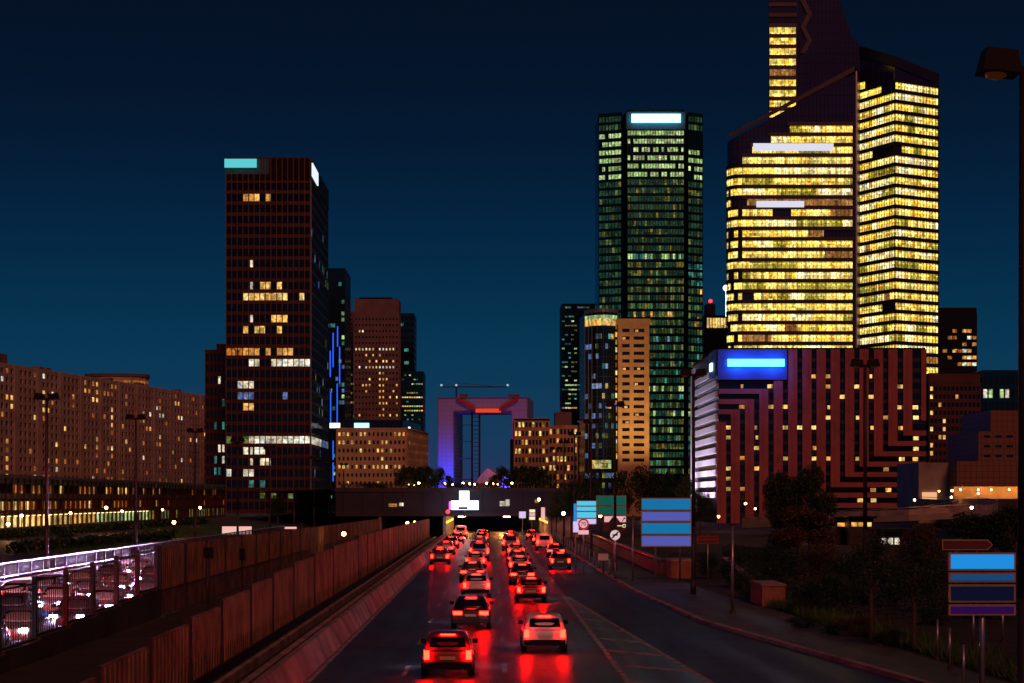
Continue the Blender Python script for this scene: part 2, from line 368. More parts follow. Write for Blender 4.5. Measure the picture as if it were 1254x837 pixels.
b = MB(); b.box(-9.6, -9.2, 20, 270, -.05, .32); b.build('footing', M['pole'], o)
# second wall: open rod fence near, solid ribbed panels farther on
def top2(y): return 2.84 + (y - 62.6) * (3.5 - 2.84) / 29.4 if y < 92 else 3.5 - (y - 92) * .0038
def bot2(y): return .55 + max(0, (y - 62)) * .027 if y < 92 else 1.4
o = thing('noise_wall', 'second reddish ribbed noise wall, solid panels farther left above the dark trench', 'wall')
y = 92.5
while y < 268:
    b = MB(); h = top2(y); b.box(-17.1, -16.95, y, y + 7.4, .0, h)
    for q in range(13): b.box(-16.95, -16.90, y + .1 + q * .55, y + .42 + q * .55, 1.3, h - .04)
    b.build('panel', M['panel'], o); y += 7.5
b = MB(); y = 92.4
while y < 268: b.box(-17.16, -16.86, y - .06, y + .06, 0, top2(y) + .07); y += 7.5
b.build('post', M['pole'], o)
o = thing('rod_fence', 'open fence of thin upright rods and posts before the oncoming lanes', 'fence')
y = 40
ys = [92 - k * 4.9 for k in range(11)]
for y in ys:
    b = MB(); b.box(-17.12, -16.95, y - .1, y + .1, bot2(y), top2(y) + .12); b.build('post', M['pole'], o)
b = MB()
for k in range(len(ys) - 1):
    y1, y0 = ys[k], ys[k + 1]; zb, zt = bot2(y1), top2(y0)
    b.box(-17.06, -17.0, y0, y1, zb + .02, zb + .08); b.box(-17.06, -17.0, y0, y1, zt - .06, zt)
    q = y0 + .2
    while q < y1 - .1: b.box(-17.05, -17.02, q, q + .035, zb + .08, zt - .06); q += .34
b.build('rods', M['pole'], o)
b = MB()
for k in range(len(ys) - 1): b.box(-17.2, -16.8, ys[k + 1], ys[k], -.1, bot2(ys[k]) )
b.build('base_wall', mat('dark_concrete', (.07, .055, .05), .9, var=.4, scale=.5), o)  # mottled dark concrete, same tone over the whole base wall
# far parapet and street beyond
o = thing('parapet', 'concrete parapet with metal railing beyond the oncoming lanes', 'parapet')
b = MB(); b.box(-28.2, -27.8, 20, 270, 0, 1.3); b.build('wall', M['barrier'], o)
b = MB(); b.box(-28.06, -27.98, 20, 270, 2.2, 2.3); b.box(-28.05, -27.99, 20, 270, 1.45, 1.5)
b.build('handrail', M['steel'], o)
b = MB()
for k in range(84): b.box(-28.06, -27.97, 20 + k * 3, 20.12 + k * 3, 1.3, 2.2)
for k in range(1000): b.box(-28.03, -28.01, 20.1 + k * .25, 20.13 + k * .25, 1.5, 2.2)
b.build('balusters', M['pole'], o)
b = MB(); b.quad((-400, -20, 1.3), (-28.2, -20, 1.3), (-28.2, 560, 1.3), (-400, 560, 1.3)); struct('side_street', b, M['paving'])

# ---------------------------------------------------------------- facades
class Fr:
    """a vertical face: p0 left to p1 right as seen from outside"""
    def __init__(s, p0, p1):
        s.p = Vector((p0[0], p0[1])); d = Vector((p1[0], p1[1])) - s.p; s.w = d.length; s.u = d / s.w
        s.n = Vector((s.u.y, -s.u.x)); s.a = math.atan2(s.u.y, s.u.x)
    def P(s, u, z, d=0.0):
        q = s.p + s.u * u + s.n * d; return Vector((q.x, q.y, z))
    def box(s, mb, u0, u1, z0, z1, d0, d1):
        lo = [s.P(u0, z0, d1), s.P(u1, z0, d1), s.P(u1, z0, d0), s.P(u0, z0, d0)]
        hi = [s.P(u0, z1, d1), s.P(u1, z1, d1), s.P(u1, z1, d0), s.P(u0, z1, d0)]
        return mb.hexa(lo, hi)
    def upx(s, px):                      # the photo column px as a distance along the face
        k = (px - VX) / F; t = (k * s.p.y - s.p.x) / (s.u.x - k * s.u.y); return t
    def zpx(s, px, py):
        t = s.upx(px); return CH + (VY - py) * (s.p.y + s.u.y * t) / F
WC = {}; REST = {}; NL = {}
def pane(fr, parent, u, z, w, h, m, name='lit_window', d=0.04, cap=100):
    k = (parent.name, name); NL[k] = NL.get(k, 0) + 1
    if NL[k] > cap:
        r = REST.setdefault((parent.name, name, m), (MB(), parent)); fr.box(r[0], u, u + w, z, z + h, .01, d); return
    key = (round(w, 2), round(h, 2), m)
    if key not in WC:
        b = MB(); b.box(0, w, -.06, 0.03, 0, h); WC[key] = b.mesh('lit_window', M[m])
    q = fr.P(u, z, 0); put(name, WC[key], parent, q, fr.a)
def flush():
    by = {}
    for (pn, name, m), (b, par) in REST.items(): by.setdefault((pn, name), []).append((m, b, par))
    for (pn, name), lst in by.items():
        v = []; f = []; mi = []
        for i, (m, b, par) in enumerate(lst):
            n = len(v); v += b.v; f += [tuple(q + n for q in ff) for ff in b.f]; mi += [i] * len(b.f)
        me = bpy.data.meshes.new(name); me.from_pydata(v, [], f)
        for (m, b, par) in lst: me.materials.append(M[m])
        me.polygons.foreach_set('material_index', mi); me.update()
        tag(put(name, me, lst[0][2]), kind='stuff')
def skeleton(mb, fr, z0, z1, nf, nb, pier, span, proud=.3, u0=0.0, u1=None, pproud=None):
    """spandrels and piers standing proud of the dark core: the gaps are the window openings"""
    u1 = fr.w if u1 is None else u1; fh = (z1 - z0) / nf; bw = (u1 - u0) / nb
    for j in range(nf + 1):
        a = z0 + j * fh - span / 2; fr.box(mb, u0, u1, a, a + span, 0.003, proud)
    pp = pproud or proud + .04
    for i in range(nb + 1):
        a = u0 + i * bw - pier / 2; fr.box(mb, a, a + pier, z0 - .1, z1 + span / 2 + .05, 0.002, pp)
    return fh, bw
def cell(fr, par, i, j, z0, fh, bw, pier, span, m, u0=0.0, name='lit_window', ni=1):
    pane(fr, par, u0 + i * bw + pier / 2, z0 + j * fh + span / 2, bw * ni - pier, fh - span, m, name)
def front(xl, xr, Y, depth=20, py=None, Yz=None):
    """axis aligned footprint from two photo columns at distance Y"""
    a, b = X(xl, Y), X(xr, Y); return [(a, Y), (b, Y), (b, Y + depth), (a, Y + depth)]
def core(name, pts, z0, z1, m, par, base=True):
    b = MB(); b.prism(pts, z0, z1); return b.build(name, m, par)
def faces(pts): return [Fr(pts[i], pts[(i + 1) % len(pts)]) for i in range(len(pts))]
def cluster(b, c, r, n, s, rr):
    for _ in range(n):
        while True:
            p = Vector((rr.uniform(-1, 1), rr.uniform(-1, 1), rr.uniform(-1, 1)))
            if .25 < p.length < 1: break
        p = Vector(c) + Vector((p.x * r[0], p.y * r[1], p.z * r[2])); q = rr.uniform(.6, 1.3) * s
        a = Vector((rr.gauss(0, 1), rr.gauss(0, 1), rr.gauss(0, 1))).normalized(); e = a.orthogonal().normalized()
        f = a.cross(e); t = rr.uniform(0, 6.28); e, f = e * math.cos(t) + f * math.sin(t), f * math.cos(t) - e * math.sin(t)
        b.quad(p - e * q, p - f * q * .45, p + e * q, p + f * q * .45)

# ---- slab of flats, left
def residential():
    p0 = (X(-45, 550), 550.0); p1 = (X(262, 770), 770.0); z1 = 48.0
    t = thing('apartment_building', 'long cream slab of flats with small scattered lit windows at left', 'building', loc=(p0[0], p0[1], 0)); t.location = (0, 0, 0)
    fr = Fr(p0, p1); nx = -fr.n * 13
    pts = [p0, p1, (p1[0] + nx.x, p1[1] + nx.y), (p0[0] + nx.x, p0[1] + nx.y)]
    core('dark_glazing', pts, -.1, z1 - .2, M['glass_dark'], t)
    w = MB(); nf, nb = 16, 66; z0 = 3.0
    fh, bw = skeleton(w, fr, z0, z1, nf, nb, 1.45, 1.25, .3)
    e = faces(pts)[1]; e.box(w, 0, e.w, 0, z1 + .3, .002, .3); fr.box(w, 0, fr.w, -.1, 2.4, .002, .34)
    # broad blank bays between the stairwells
    for k in range(1, 13): fr.box(w, k * fr.w / 13 - .55, k * fr.w / 13 + 2.0, 0, z1 + .75, .002, .46)
    w.build('wall', M['plaster'], t)
    r = MB(); r.prism([(a[0], a[1]) for a in pts], z1 - .19, z1 + .9); r.build('roof', M['plaster'], t)
    b = MB()
    for u in (18, 60, 66, 120, 150, 190): b = MB(); fr.box(b, u, u + 3, z1 + .9, z1 + 2.2, -6, -3); b.build('roof_box', M['brown'], t)
    b = MB(); fr.box(b, 30, 38, z1 + .9, z1 + 4.5, -10, -4); b.build('roof_box', M['brown'], t)
    b = MB(); q = fr.P(34, z1 + 4.5, -6); b.tube(q, q + Vector((0, 0, 7)), .12, .05); b.build('antenna', M['pole'], t); b = MB(); q = fr.P(10, z1, -6); b.tube(q, q + Vector((0, 0, 8)), .12, .05); b.build('antenna', M['pole'], t)
    rr = random.Random(3)
    cols = [rr.randrange(nb) for _ in range(9)]
    done = set()
    for k in range(260):
        i = rr.choice(cols) if rr.random() < .35 else rr.randrange(nb); j = rr.randrange(nf)
        if (i, j) in done or (i % 5 == 0): continue
        done.add((i, j)); m = rr.choice(['w_warm', 'w_warm', 'w_gold', 'w_orange', 'w_orange', 'w_orange', 'w_orange', 'w_white'])
        cell(fr, t, i, j, z0, fh, bw, 1.45, 1.25, m)
    b = MB(); fr.box(b, 0, 1, 0, 1, 0, .1)
residential()
def rooftop_house():
    Y = 820.0; t = thing('apartment_building', 'rounded flats behind the cream slab, pale top storeys only', 'building')
    cx, w = X(137, Y), 78 * Y / F / 2
    pts = [(cx + w * math.cos(a), Y + 12 + 12 * math.sin(a)) for a in [6.2832 * k / 20 for k in range(20)]]
    core('wall', pts, -.1, Z(461, Y), M['plaster'], t)
    b = MB(); b.prism([(cx + (p[0] - cx) * 1.04, Y + 12 + (p[1] - Y - 12) * 1.04) for p in pts], Z(461, Y), Z(457, Y)); b.build('roof', M['brown'], t)
    for k in range(10, 20):
        f = Fr(pts[k], pts[(k + 1) % 20])
        for z in (Z(469, Y), Z(475, Y)): pane(f, t, .4, z, f.w - .8, 1.2, 'w_orange')
rooftop_house()
# ---- low office in front of it
def low_office():
    t = thing('office_building', 'long low office with lit ground floor and upright fins', 'building')
    xx = -67.0; fr = Fr((xx, 232), (xx, 452)); z0, z1 = 1.3, 8.7
    pts = [(xx, 232), (xx, 452), (xx - 16, 452), (xx - 16, 232)]
    core('dark_glazing', pts, -.1, z1 - .1, M['glass_dark'], t)
    w = MB(); nb = 66; bw = fr.w / nb; h = 2.47
    for j, z in enumerate((3.85, 6.2, 8.3)): fr.box(w, 0, fr.w, z - .32, z + (.42 if j < 2 else .55), .003, .25)
    fr.box(w, 0, fr.w, 1.2, 1.75, .003, .25)
    for i in range(nb + 1):
        fr.box(w, i * bw - .11, i * bw + .11, 1.2, z1 + .2, .002, .42)
        if i < nb: fr.box(w, i * bw + bw / 2 - .05, i * bw + bw / 2 + .05, 4.2, 8.2, .0025, .2)
    faces(pts)[1].box(w, 0, 16, 0, z1 + .2, .002, .2); w.build('wall', M['darkred'], t)
    b = MB(); b.prism(pts, z1 - .09, z1 + .5); fr.box(b, 0, fr.w, z1 + .05, z1 + .5, .0, .9); b.build('roof', M['brown'], t)
    rr = random.Random(11)
    for i in range(nb):
        if i < 30 or rr.random() < .6:
            pane(fr, t, i * bw + .13, 1.8, bw - .26, 1.7, 'w_gold' if i < 22 else ('w_green' if i < 36 else 'w_dim'))
    for i in range(nb):
        for z in (4.3, 6.65):
            p = .65 if i < 30 else .22
            if rr.random() < p: pane(fr, t, i * bw + .13, z, bw - .26, 1.2, 'w_orange' if rr.random() < .8 else 'w_gold')
    # glazed hall lamps
    b = MB()
    for i in range(0, 36): fr.box(b, i * bw + 1.2, i * bw + 2.0, 3.42, 3.5, .25, .5)
    b.build('soffit_lamps', glow('soffit_lamp', (1, .65, .25), 4, sample=False), t)
low_office()

# ---- black tower, left
def black_tower():
    Y = 560.0; t = thing('office_tower', 'dark bronze tower with copper ribs, teal panel on its top left', 'building')
    p = front(277, 380, Y, 60); z1 = Z(195, Y); F0, F1 = faces(p)[:2]
    core('dark_glazing', p, -.1, z1 - .1, M['glass_dark'], t)
    w = MB(); nf, nb = 33, 15; zb = Z(640, Y) ; fh = (z1 - zb) / nf
    for j in range(nf + 1):
        z = zb + j * fh; F0.box(w, 0, F0.w, z - .55, z + .55, .003, .12); F1.box(w, 0, F1.w, z - .5, z + .5, .003, .06)
    w.build('spandrel', M['darkred'], t)
    w = MB(); bw = F0.w / nb
    for i in range(nb + 1): F0.box(w, i * bw - .1, i * bw + .1, -.1, z1 + .3, .002, .5)
    w.build('rib', mat('copper_rib', (.22, .10, .04), .4, metal=.5), t)
    w = MB(); F0.box(w, 0, F0.w, z1 - 6.6, z1 + .2, .13, .3); F1.box(w, 0, F1.w, z1 - 6.4, z1 + .2, .004, .3); w.build('crown', M['black'], t)
    w = MB()
    for i in range(0, 25): F1.box(w, i * F1.w / 24 - .06, i * F1.w / 24 + .06, -.1, z1, .002, .14)
    w.build('side_mullions', M['glass_blue'], t)
    rows = [(243, 297, 330, .85, 'w_warm'), (349, 308, 352, .75, 'w_gold'), (363, 297, 377, .75, 'w_gold'), (391, 331, 352, .95, 'w_gold'), (404, 295, 352, .7, 'w_gold'),
            (431, 297, 358, .9, 'w_warm'), (431, 277, 297, .5, 'w_orange'), (444, 332, 378, .85, 'w_white'), (444, 305, 318, .5, 'w_white'), (473, 290, 309, 1, 'w_white'), (488, 282, 314, .9, 'w_blue'),
            (501, 301, 310, .9, 'w_warm'), (541, 306, 380, 1, 'w_white'), (541, 280, 306, .5, 'w_dim'), (554, 280, 330, .35, 'w_white'), (567, 280, 330, .3, 'w_white'), (581, 280, 330, .3, 'w_white'), (486, 344, 362, .5, 'w_blue'),
            (606, 300, 370, .3, 'w_dim'), (594, 290, 370, .25, 'w_teal')]
    rr = random.Random(5); used = set()
    for (py, xa, xb, pr, m) in rows:
        j = int((Z(py, Y) - zb) / fh)
        for i in range(nb):
            c = 277 + (i + .5) * 103 / nb
            if xa <= c <= xb and rr.random() < pr and (i, j) not in used:
                used.add((i, j)); pane(F0, t, i * bw + .14, zb + j * fh + .6, bw - .28, fh - 1.2, m)
    for j in (4, 5, 6, 7, 18, 21, 23): 
        if (4, j) not in used: used.add((4, j)); pane(F0, t, 4 * bw + .5, zb + j * fh + .6, .8, fh - 1.2, 'w_white')
    jj = int((Z(541, Y) - zb) / fh); bs = F1.w / 24
    for i in range(24): pane(F1, t, i * bs + .1, zb + jj * fh + .55, bs - .2, fh - 1.1, 'w_white' if i < 14 else 'w_blue')
    for _ in range(26):
        i, j = rr.randrange(24), rr.randrange(2, 28)
        if j != jj: pane(F1, t, i * bs + .1, zb + j * fh + .55, bs - .2, fh - 1.1, 'w_blue' if rr.random() < .7 else 'w_dim')
    b = MB(); F0.box(b, 0, F0.upx(330), Z(214, Y), Z(195, Y), .32, .42); b.build('sign_board', mat('halo_board', (.02, .10, .11), .6, var=.1), t)  # board added behind the sign to catch its halo
    b = MB(); F0.box(b, -.3, F0.upx(315), Z(206.5, Y), Z(196, Y), 1.3, 1.6); b.build('roof_sign', M['sign_teal_lit'], t)
    b = MB(); F1.box(b, 1, 19, Z(215, Y), Z(199, Y), .32, .7); b.build('roof_sign', glow('lit_pale_sign', (.75, .88, 1), 1.1), t)
    b = MB(); b.tube(F0.P(.05, 0, .3), F0.P(.05, z1, .3), .1); F1.box(b, .02, .12, 0, z1, .01, .32); b.build('corner_profile', M['steel'], t)
black_tower()
def annex():
    Y = 590.0; t = thing('office_building', 'dark stepped annex against the left flank of the bronze tower', 'building')
    pts = front(252, 276, Y, 30); z1 = Z(431, Y)
    core('dark_glazing', pts, -.1, z1, M['glass_dark'], t); fr = faces(pts)[0]
    core('upper_block', front(265, 276.5, Y + 4, 20), z1 + .01, Z(420, Y), M['darkred'], t)
    w = MB(); fh, bw = skeleton(w, fr, Z(640, Y), z1, 15, 5, .5, 1.3, .25); w.build('wall', M['darkred'], t)
    rr = random.Random(8)
    for j in range(14):
        if rr.random() < .75:
            for i in range(2, 5):
                if rr.random() < .5: cell(fr, t, i, j, Z(640, Y), fh, bw, .5, 1.3, 'w_teal' if rr.random() < .5 else 'w_white')
annex()

def plain_tower(name, label, xl, xr, yt, Y, depth, nf, nb, wallm, coremat, pier, span, lits, yb=620, crown=0, side=True, proud=.25, seed=1, roofm='black'):
    t = thing(name, label, 'building'); pts = front(xl, xr, Y, depth); z0 = Z(yb, Y); z1 = Z(yt, Y); zc = z1 - crown
    core('dark_glazing', pts, -.1, z1 - .1, M[coremat], t); fs = faces(pts); fr = fs[0]; w = MB()
    fh, bw = skeleton(w, fr, z0, zc, nf, nb, pier, span, proud)
    sf = fs[1] if xr < VX else fs[3]; ns = max(2, int(sf.w / bw))
    if side: sfh, sbw = skeleton(w, sf, z0, zc, nf, ns, pier, span, proud * .6)
    if crown:
        fr.box(w, 0, fr.w, zc + span / 2 + .06, z1 + .2, .004, proud - .02)
        sf.box(w, 0, sf.w, zc + span / 2 + .06, z1 + .2, .004, proud - .02)
    w.build('wall', M[wallm], t)
    b = MB(); b.prism(pts, z1 - .09, z1 + .4); b.build('roof', M[roofm], t)
    rr = random.Random(seed); used = set()
    for (ya, yb_, xa, xb, pr, ms) in lits:
        for j in range(nf):
            zc2 = z0 + (j + .5) * fh; py = VY - (zc2 - CH) * F / Y
            if not (ya <= py <= yb_): continue
            for i in range(nb):
                c = xl + (i + .5) * (xr - xl) / nb
                if xa <= c <= xb and rr.random() < pr and (i, j) not in used:
                    used.add((i, j)); cell(fr, t, i, j, z0, fh, bw, pier, span, rr.choice(ms))
    return t, fr, sf, fh, bw, z0, z1
# blue striped tower behind
t, fr, sf, fh, bw, z0, z1 = plain_tower('office_tower', 'teal glass tower with upright blue light strips behind the bronze tower', 392, 422, 330, 760., 30, 40, 8, 'glass_blue', 'glass_blue', .2, .9,
    [(395, 400, 400, 412, 1, ['w_teal']), (330, 620, 413, 422, .16, ['w_teal', 'w_green']), (440, 620, 405, 422, .15, ['w_teal', 'w_green', 'w_blue'])], seed=4)
for (px, ya, yb) in ((404.5, 430, 462), (408, 408, 450), (413.5, 400, 425), (416, 425, 470), (405, 480, 520), (413, 470, 525), (408, 540, 590), (414, 520, 560)):
    b = MB(); u = fr.upx(px); fr.box(b, u - .22, u + .22, Z(yb, 760.), Z(ya, 760.), .3, .5); b.build('light_strip', M['strip_blue'], t)
plain_tower('office_tower', 'narrow dark tower with green lit floors left of the brown grid tower', 423, 435, 383, 930., 25, 42, 4, 'brown', 'glass_dark', .5, 1.4,
    [(440, 520, 423, 435, .35, ['w_green', 'w_dim']), (490, 515, 423, 435, .4, ['w_warm'])], seed=6)
t, fr, sf, fh, bw, z0, z1 = plain_tower('office_tower', 'brown grid tower with plain crown and one bright row of windows', 434, 488, 367, 900., 20, 27, 13, 'brown', 'glass_dark', .95, 1.9,
    [(404, 411, 438, 448, .7, ['w_white', 'w_warm']), (423, 429, 436, 482, .95, ['w_white', 'w_gold']), (433, 445, 446, 470, .45, ['w_gold', 'w_warm']), (438, 446, 468, 484, .7, ['w_gold']), (449, 457, 436, 482, .8, ['w_white', 'w_warm']),
     (445, 520, 464, 470, .75, ['w_warm']), (460, 520, 436, 486, .12, ['w_warm', 'w_gold'])], yb=586, crown=8.3, seed=9)
b = MB(); b.box(X(440, 905.), X(480, 905.), 905, 915, z1 + .4, z1 + 1.6); b.build('roof_plant', M['black'], t)
plain_tower('office_tower', 'striped teal tower peeping out right of the brown grid tower', 470, 507, 386, 1050., 30, 30, 6, 'glass_blue', 'glass_dark', .3, 2.0,
    [(386, 460, 489, 507, .1, ['w_teal']), (455, 520, 489, 507, .3, ['w_teal', 'w_green'])], seed=12)
plain_tower('office_tower', 'short glass tower with bright green-white floors beside the arch', 492, 518, 457, 800., 25, 30, 9, 'glass_green', 'glass_dark', .25, 1.4,
    [(486, 491, 492, 518, 1, ['w_gold', 'w_white']), (496, 505, 492, 518, .8, ['w_green', 'w_gold']), (470, 474, 505, 518, .9, ['w_green']), (457, 600, 492, 518, .22, ['w_green', 'w_teal', 'w_dim'])], seed=13)
# beige low building
def low_beige():
    Y = 600.; t = thing('office_building', 'low beige block with gold windows and dark roof storey', 'building')
    p = [(X(413, Y), Y), (X(497, Y), Y), (X(523, Y + 42), Y + 42), (X(523, Y + 42), Y + 70), (X(413, Y), Y + 70)]
    z1 = Z(527, Y); zb = Z(597, Y); core('dark_glazing', p, -.1, z1 - .1, M['glass_dark'], t); f = faces(p)
    w = MB(); fh, bw = skeleton(w, f[0], zb, z1, 7, 16, .75, 1.5, .3); fh2, bw2 = skeleton(w, f[1], zb, z1, 7, 20, .9, 1.5, .25)
    f[0].box(w, 0, f[0].w, 0, zb - .8, .003, .28); w.build('wall', M['beige'], t)
    rr = random.Random(2); row = {6: .55, 5: .3, 4: .12, 3: .03, 2: .75, 1: .2, 0: .15}
    for j in range(7):
        for i in range(16):
            if rr.random() < row[j]: cell(f[0], t, i, j, zb, fh, bw, .75, 1.5, rr.choice(['w_gold', 'w_warm']))
        for i in range(20):
            if rr.random() < .12: cell(f[1], t, i, j, zb, fh2, bw2, .9, 1.5, rr.choice(['w_orange', 'w_warm']))
    q = [(X(417, Y), Y + 3), (X(493, Y), Y + 3), (X(515, Y + 44), Y + 44), (X(417, Y), Y + 60)]
    b = MB(); b.prism(q, z1 - .09, Z(514, Y)); b.build('roof_storey', M['glass_dark'], t)
    b = MB(); b.prism([(X(412, Y), Y + .2), (X(498, Y), Y + .2), (X(525, Y + 43), Y + 43), (X(412, Y), Y + 69)], z1 - .08, z1 + .5); b.build('cornice', M['brown'], t)
    ff = Fr(q[0], q[1])
    for (a, c, m) in ((434, 452, 'sign_cyan_lit'), (404, 416.5, 'sign_white_lit')):
        b = MB(); ff.box(b, ff.upx(a), ff.upx(c), Z(524, Y), Z(518, Y), .3, .6); b.build('roof_sign', M[m], t)
    b = MB(); b.box(X(500, Y + 8), X(502.5, Y + 8), Y + 7.5, Y + 8, Z(529, Y), Z(522, Y)); b.build('roof_sign', M['sign_white_lit'], t)
low_beige()

# ---- the great arch at the end of the axis
def great_arch():
    Y = 2150.; k = Y / F
    t = thing('arch_building', 'huge hollow cube arch, floodlit blue and violet, closing the avenue', 'building', loc=(X(591, Y), Y, 12))
    W2 = 54.; D = 95.; H = Z(487, Y) - 12; th = 20.; beam = 16.5
    t.rotation_euler = (0, 0, R(-5.2))
    b = MB(); b.box(-W2, -W2 + th, 0, D, 0, H - beam - .02); b.build('left_wing', M['arch'], t)
    b = MB(); b.box(W2 - th, W2, 0, D, 0, H - beam - .02); b.build('right_wing', M['arch'], t)
    b = MB(); b.box(-W2 + .05, W2 - .05, .05, D, H - beam, H); b.build('roof_beam', M['arch'], t)
    b = MB()
    for (x0, x1, z0, z1) in ((-W2, -W2 + 1.2, 0, H), (W2 - 1.2, W2, 0, H), (-W2 + 1.25, W2 - 1.25, H - 1.2, H + .5)): b.box(x0, x1, -1.0, -.02, z0, z1)
    b.box(-W2 + th - 1, -W2 + th, -1.0, -.02, 0, H - beam); b.box(W2 - th, W2 - th + 1, -1.0, -.02, 0, H - beam); b.box(-W2 + th, W2 - th, -1, -.02, H - beam, H - beam + 1)
    b.build('edge_trim', M['brown'], t)
    # glazed chamfers inside the opening
    b = MB()
    for j in range(20): b.box(-W2 + th + .02, -W2 + th + .5, 2, D - 2, 4 + j * 4.2, 5.0 + j * 4.2)
    b.build('inner_ribs', M['steel'], t)
    # rooftop girders
    b = MB(); b.hexa([(-30, -6, H - 3), (-8, -4, H - 17), (-8, -2, H - 17), (-30, -3, H - 3)], [(-30, -6, H + 1), (-8, -4, H - 13), (-8, -2, H - 13), (-30, -3, H + 1)]); b.build('roof_girder', M['sign_red'], t)
    b = MB(); b.hexa([(20, -4, H - 17), (43, -6, H - 3), (43, -3, H - 3), (20, -2, H - 17)], [(20, -4, H - 13), (43, -6, H + 1), (43, -3, H + 1), (20, -2, H - 13)]); b.build('roof_girder', M['sign_red'], t)
    b = MB(); b.box(-8, 22, -3, -2, H - 18, H - 13.5); b.build('lit_gallery', glow('lit_gallery', (1, .07, .02), .8), t)
    b = MB(); b.box(-28, -20, 6, 20, H, H + 5); b.box(30, 42, 6, 20, H, H + 4); b.build('roof_plant', M['brown'], t)
    # open lift shaft
    b = MB(); 
    for (x, y) in ((-14, 8), (-5, 8), (-14, 18), (-5, 18)): b.tube((x, y, 0), (x, y, H - beam), .7)
    for j in range(18): b.box(-14, -5, 7.7, 18.3, 5 + j * 5, 5.5 + j * 5)
    for j in (2, 7, 11, 15): b.tube((-W2 + th, 12, 6 + j * 5), (-14, 12, 6 + j * 5), .55)
    b.build('lift_tower', M['pole'], t)
    b = MB(); n = 14; T = []
    pts = [(-12, 10, 0), (0, 30, 18), (8, 34, 26), (20, 30, 17), (30, 34, 19), (38, 10, 8)]
    for i in range(len(pts) - 1):
        a, c = pts[i], pts[i + 1]; b.hexa([(a[0], -25, 3), (c[0], -25, 3), (c[0], 40, 3), (a[0], 40, 3)], [(a[0], -20, a[2] + 3.1), (c[0], -20, c[2] + 3.1), (c[0], 38, c[2] + 3.4), (a[0], 38, a[2] + 3.4)])
    b.build('canopy', M['white'], t)
    for (x, z, c, e, tx) in ((-44, -2, (.02, .06, 1), 300000, -44), (44, -2, (.06, .06, 1), 300000, 44), (-20, 3, (.30, .10, .55), 150000, -10), (30, 3, (.45, .08, .5), 150000, 20)):
        l = bpy.data.lights.new('floodlight', 'SPOT'); l.energy = e; l.color = c; l.spot_size = R(75); l.spot_blend = 1; l.shadow_soft_size = 1
        o = put('floodlight', l, t, (x * (.75 if c[1] == .06 else 1), -45 if c[1] == .06 else -120, z))
        o.rotation_euler = (Vector((tx, 0, 25 if c[1] == .06 else 95)) - Vector(o.location)).to_track_quat('-Z', 'Y').to_euler()
    c = thing('tower_crane', 'thin tower crane standing on the roof of the great arch', 'crane')
    xm = X(558, Y); zt = Z(487, Y); b = MB(); b.tube((xm, Y + 40, zt), (xm, Y + 40, Z(469, Y)), .9); b.build('mast', M['pole'], c)
    b = MB(); b.tube((X(539, Y), Y + 40, Z(471.5, Y)), (X(623, Y), Y + 40, Z(471.5, Y)), .7); b.tube((xm, Y + 40, Z(466.5, Y)), (X(605, Y), Y + 40, Z(471, Y)), .25); b.build('jib', M['pole'], c)
    for px in (539.5, 558, 622): b = MB(); b.ball((X(px, Y), Y + 38, Z(469.5, Y)), 1.4); b.build('lamp', glow('jib_lamp', (.35, .6, .7), .9), c)
great_arch()

# ---- right of the axis
def mid_beige():
    Y = 700.; t = thing('office_building', 'beige stepped building with warm windows right of the great arch', 'building')
    for (xl, xr, yt, yo, nb, nf) in ((630, 672, 515, 0, 10, 9), (672.2, 707, 523, 3, 8, 8)):
        p = front(xl, xr, Y + yo, 30); zb = Z(612, Y); z1 = Z(yt, Y); core('dark_glazing', p, -.1, z1, M['glass_dark'], t)
        fr = faces(p)[0]; sf = faces(p)[3]; w = MB(); fh, bw = skeleton(w, fr, zb, z1, nf, nb, .55, 1.5, .3); skeleton(w, sf, zb, z1, nf, 8, 1.4, 1.5, .25); w.build('wall', M['beige'], t)
        rr = random.Random(xl)
        for j in range(nf):
            for i in range(nb):
                if rr.random() < .3: cell(fr, t, i, j, zb, fh, bw, .55, 1.5, rr.choice(['w_warm', 'w_gold', 'w_orange']))
    b = MB(); b.prism(front(637, 663, Y + 2, 20), Z(515, Y) + .1, Z(513.5, Y)); b.prism(front(680, 700, Y + 12, 14), Z(523, Y) + .2, Z(503, Y)); b.build('roof_storey', M['brown'], t)
    b = MB(); b.prism(front(629, 673, Y - .6, 32), Z(515, Y) + .01, Z(515, Y) + .6); b.build('roof', M['glass_green'], t)
    lb = front(625, 630, Y + 30, 10); core('side_wing', lb, -.1, Z(535, Y), M['beige'], t)
mid_beige()
t, fr, *_ = plain_tower('office_tower', 'slim teal glass tower with greenish floors behind the curved glass building', 688, 733, 374, 1100., 30, 44, 12, 'glass_blue', 'glass_dark', .25, 1.9,
    [(376, 382, 690, 722, .8, ['w_teal']), (385, 505, 688, 706, .42, ['w_teal', 'w_green', 'w_dim']), (470, 478, 690, 706, .9, ['w_green']), (495, 502, 688, 710, .8, ['w_gold', 'w_green']), (460, 605, 706, 733, .12, ['w_blue', 'w_dim'])], seed=21)
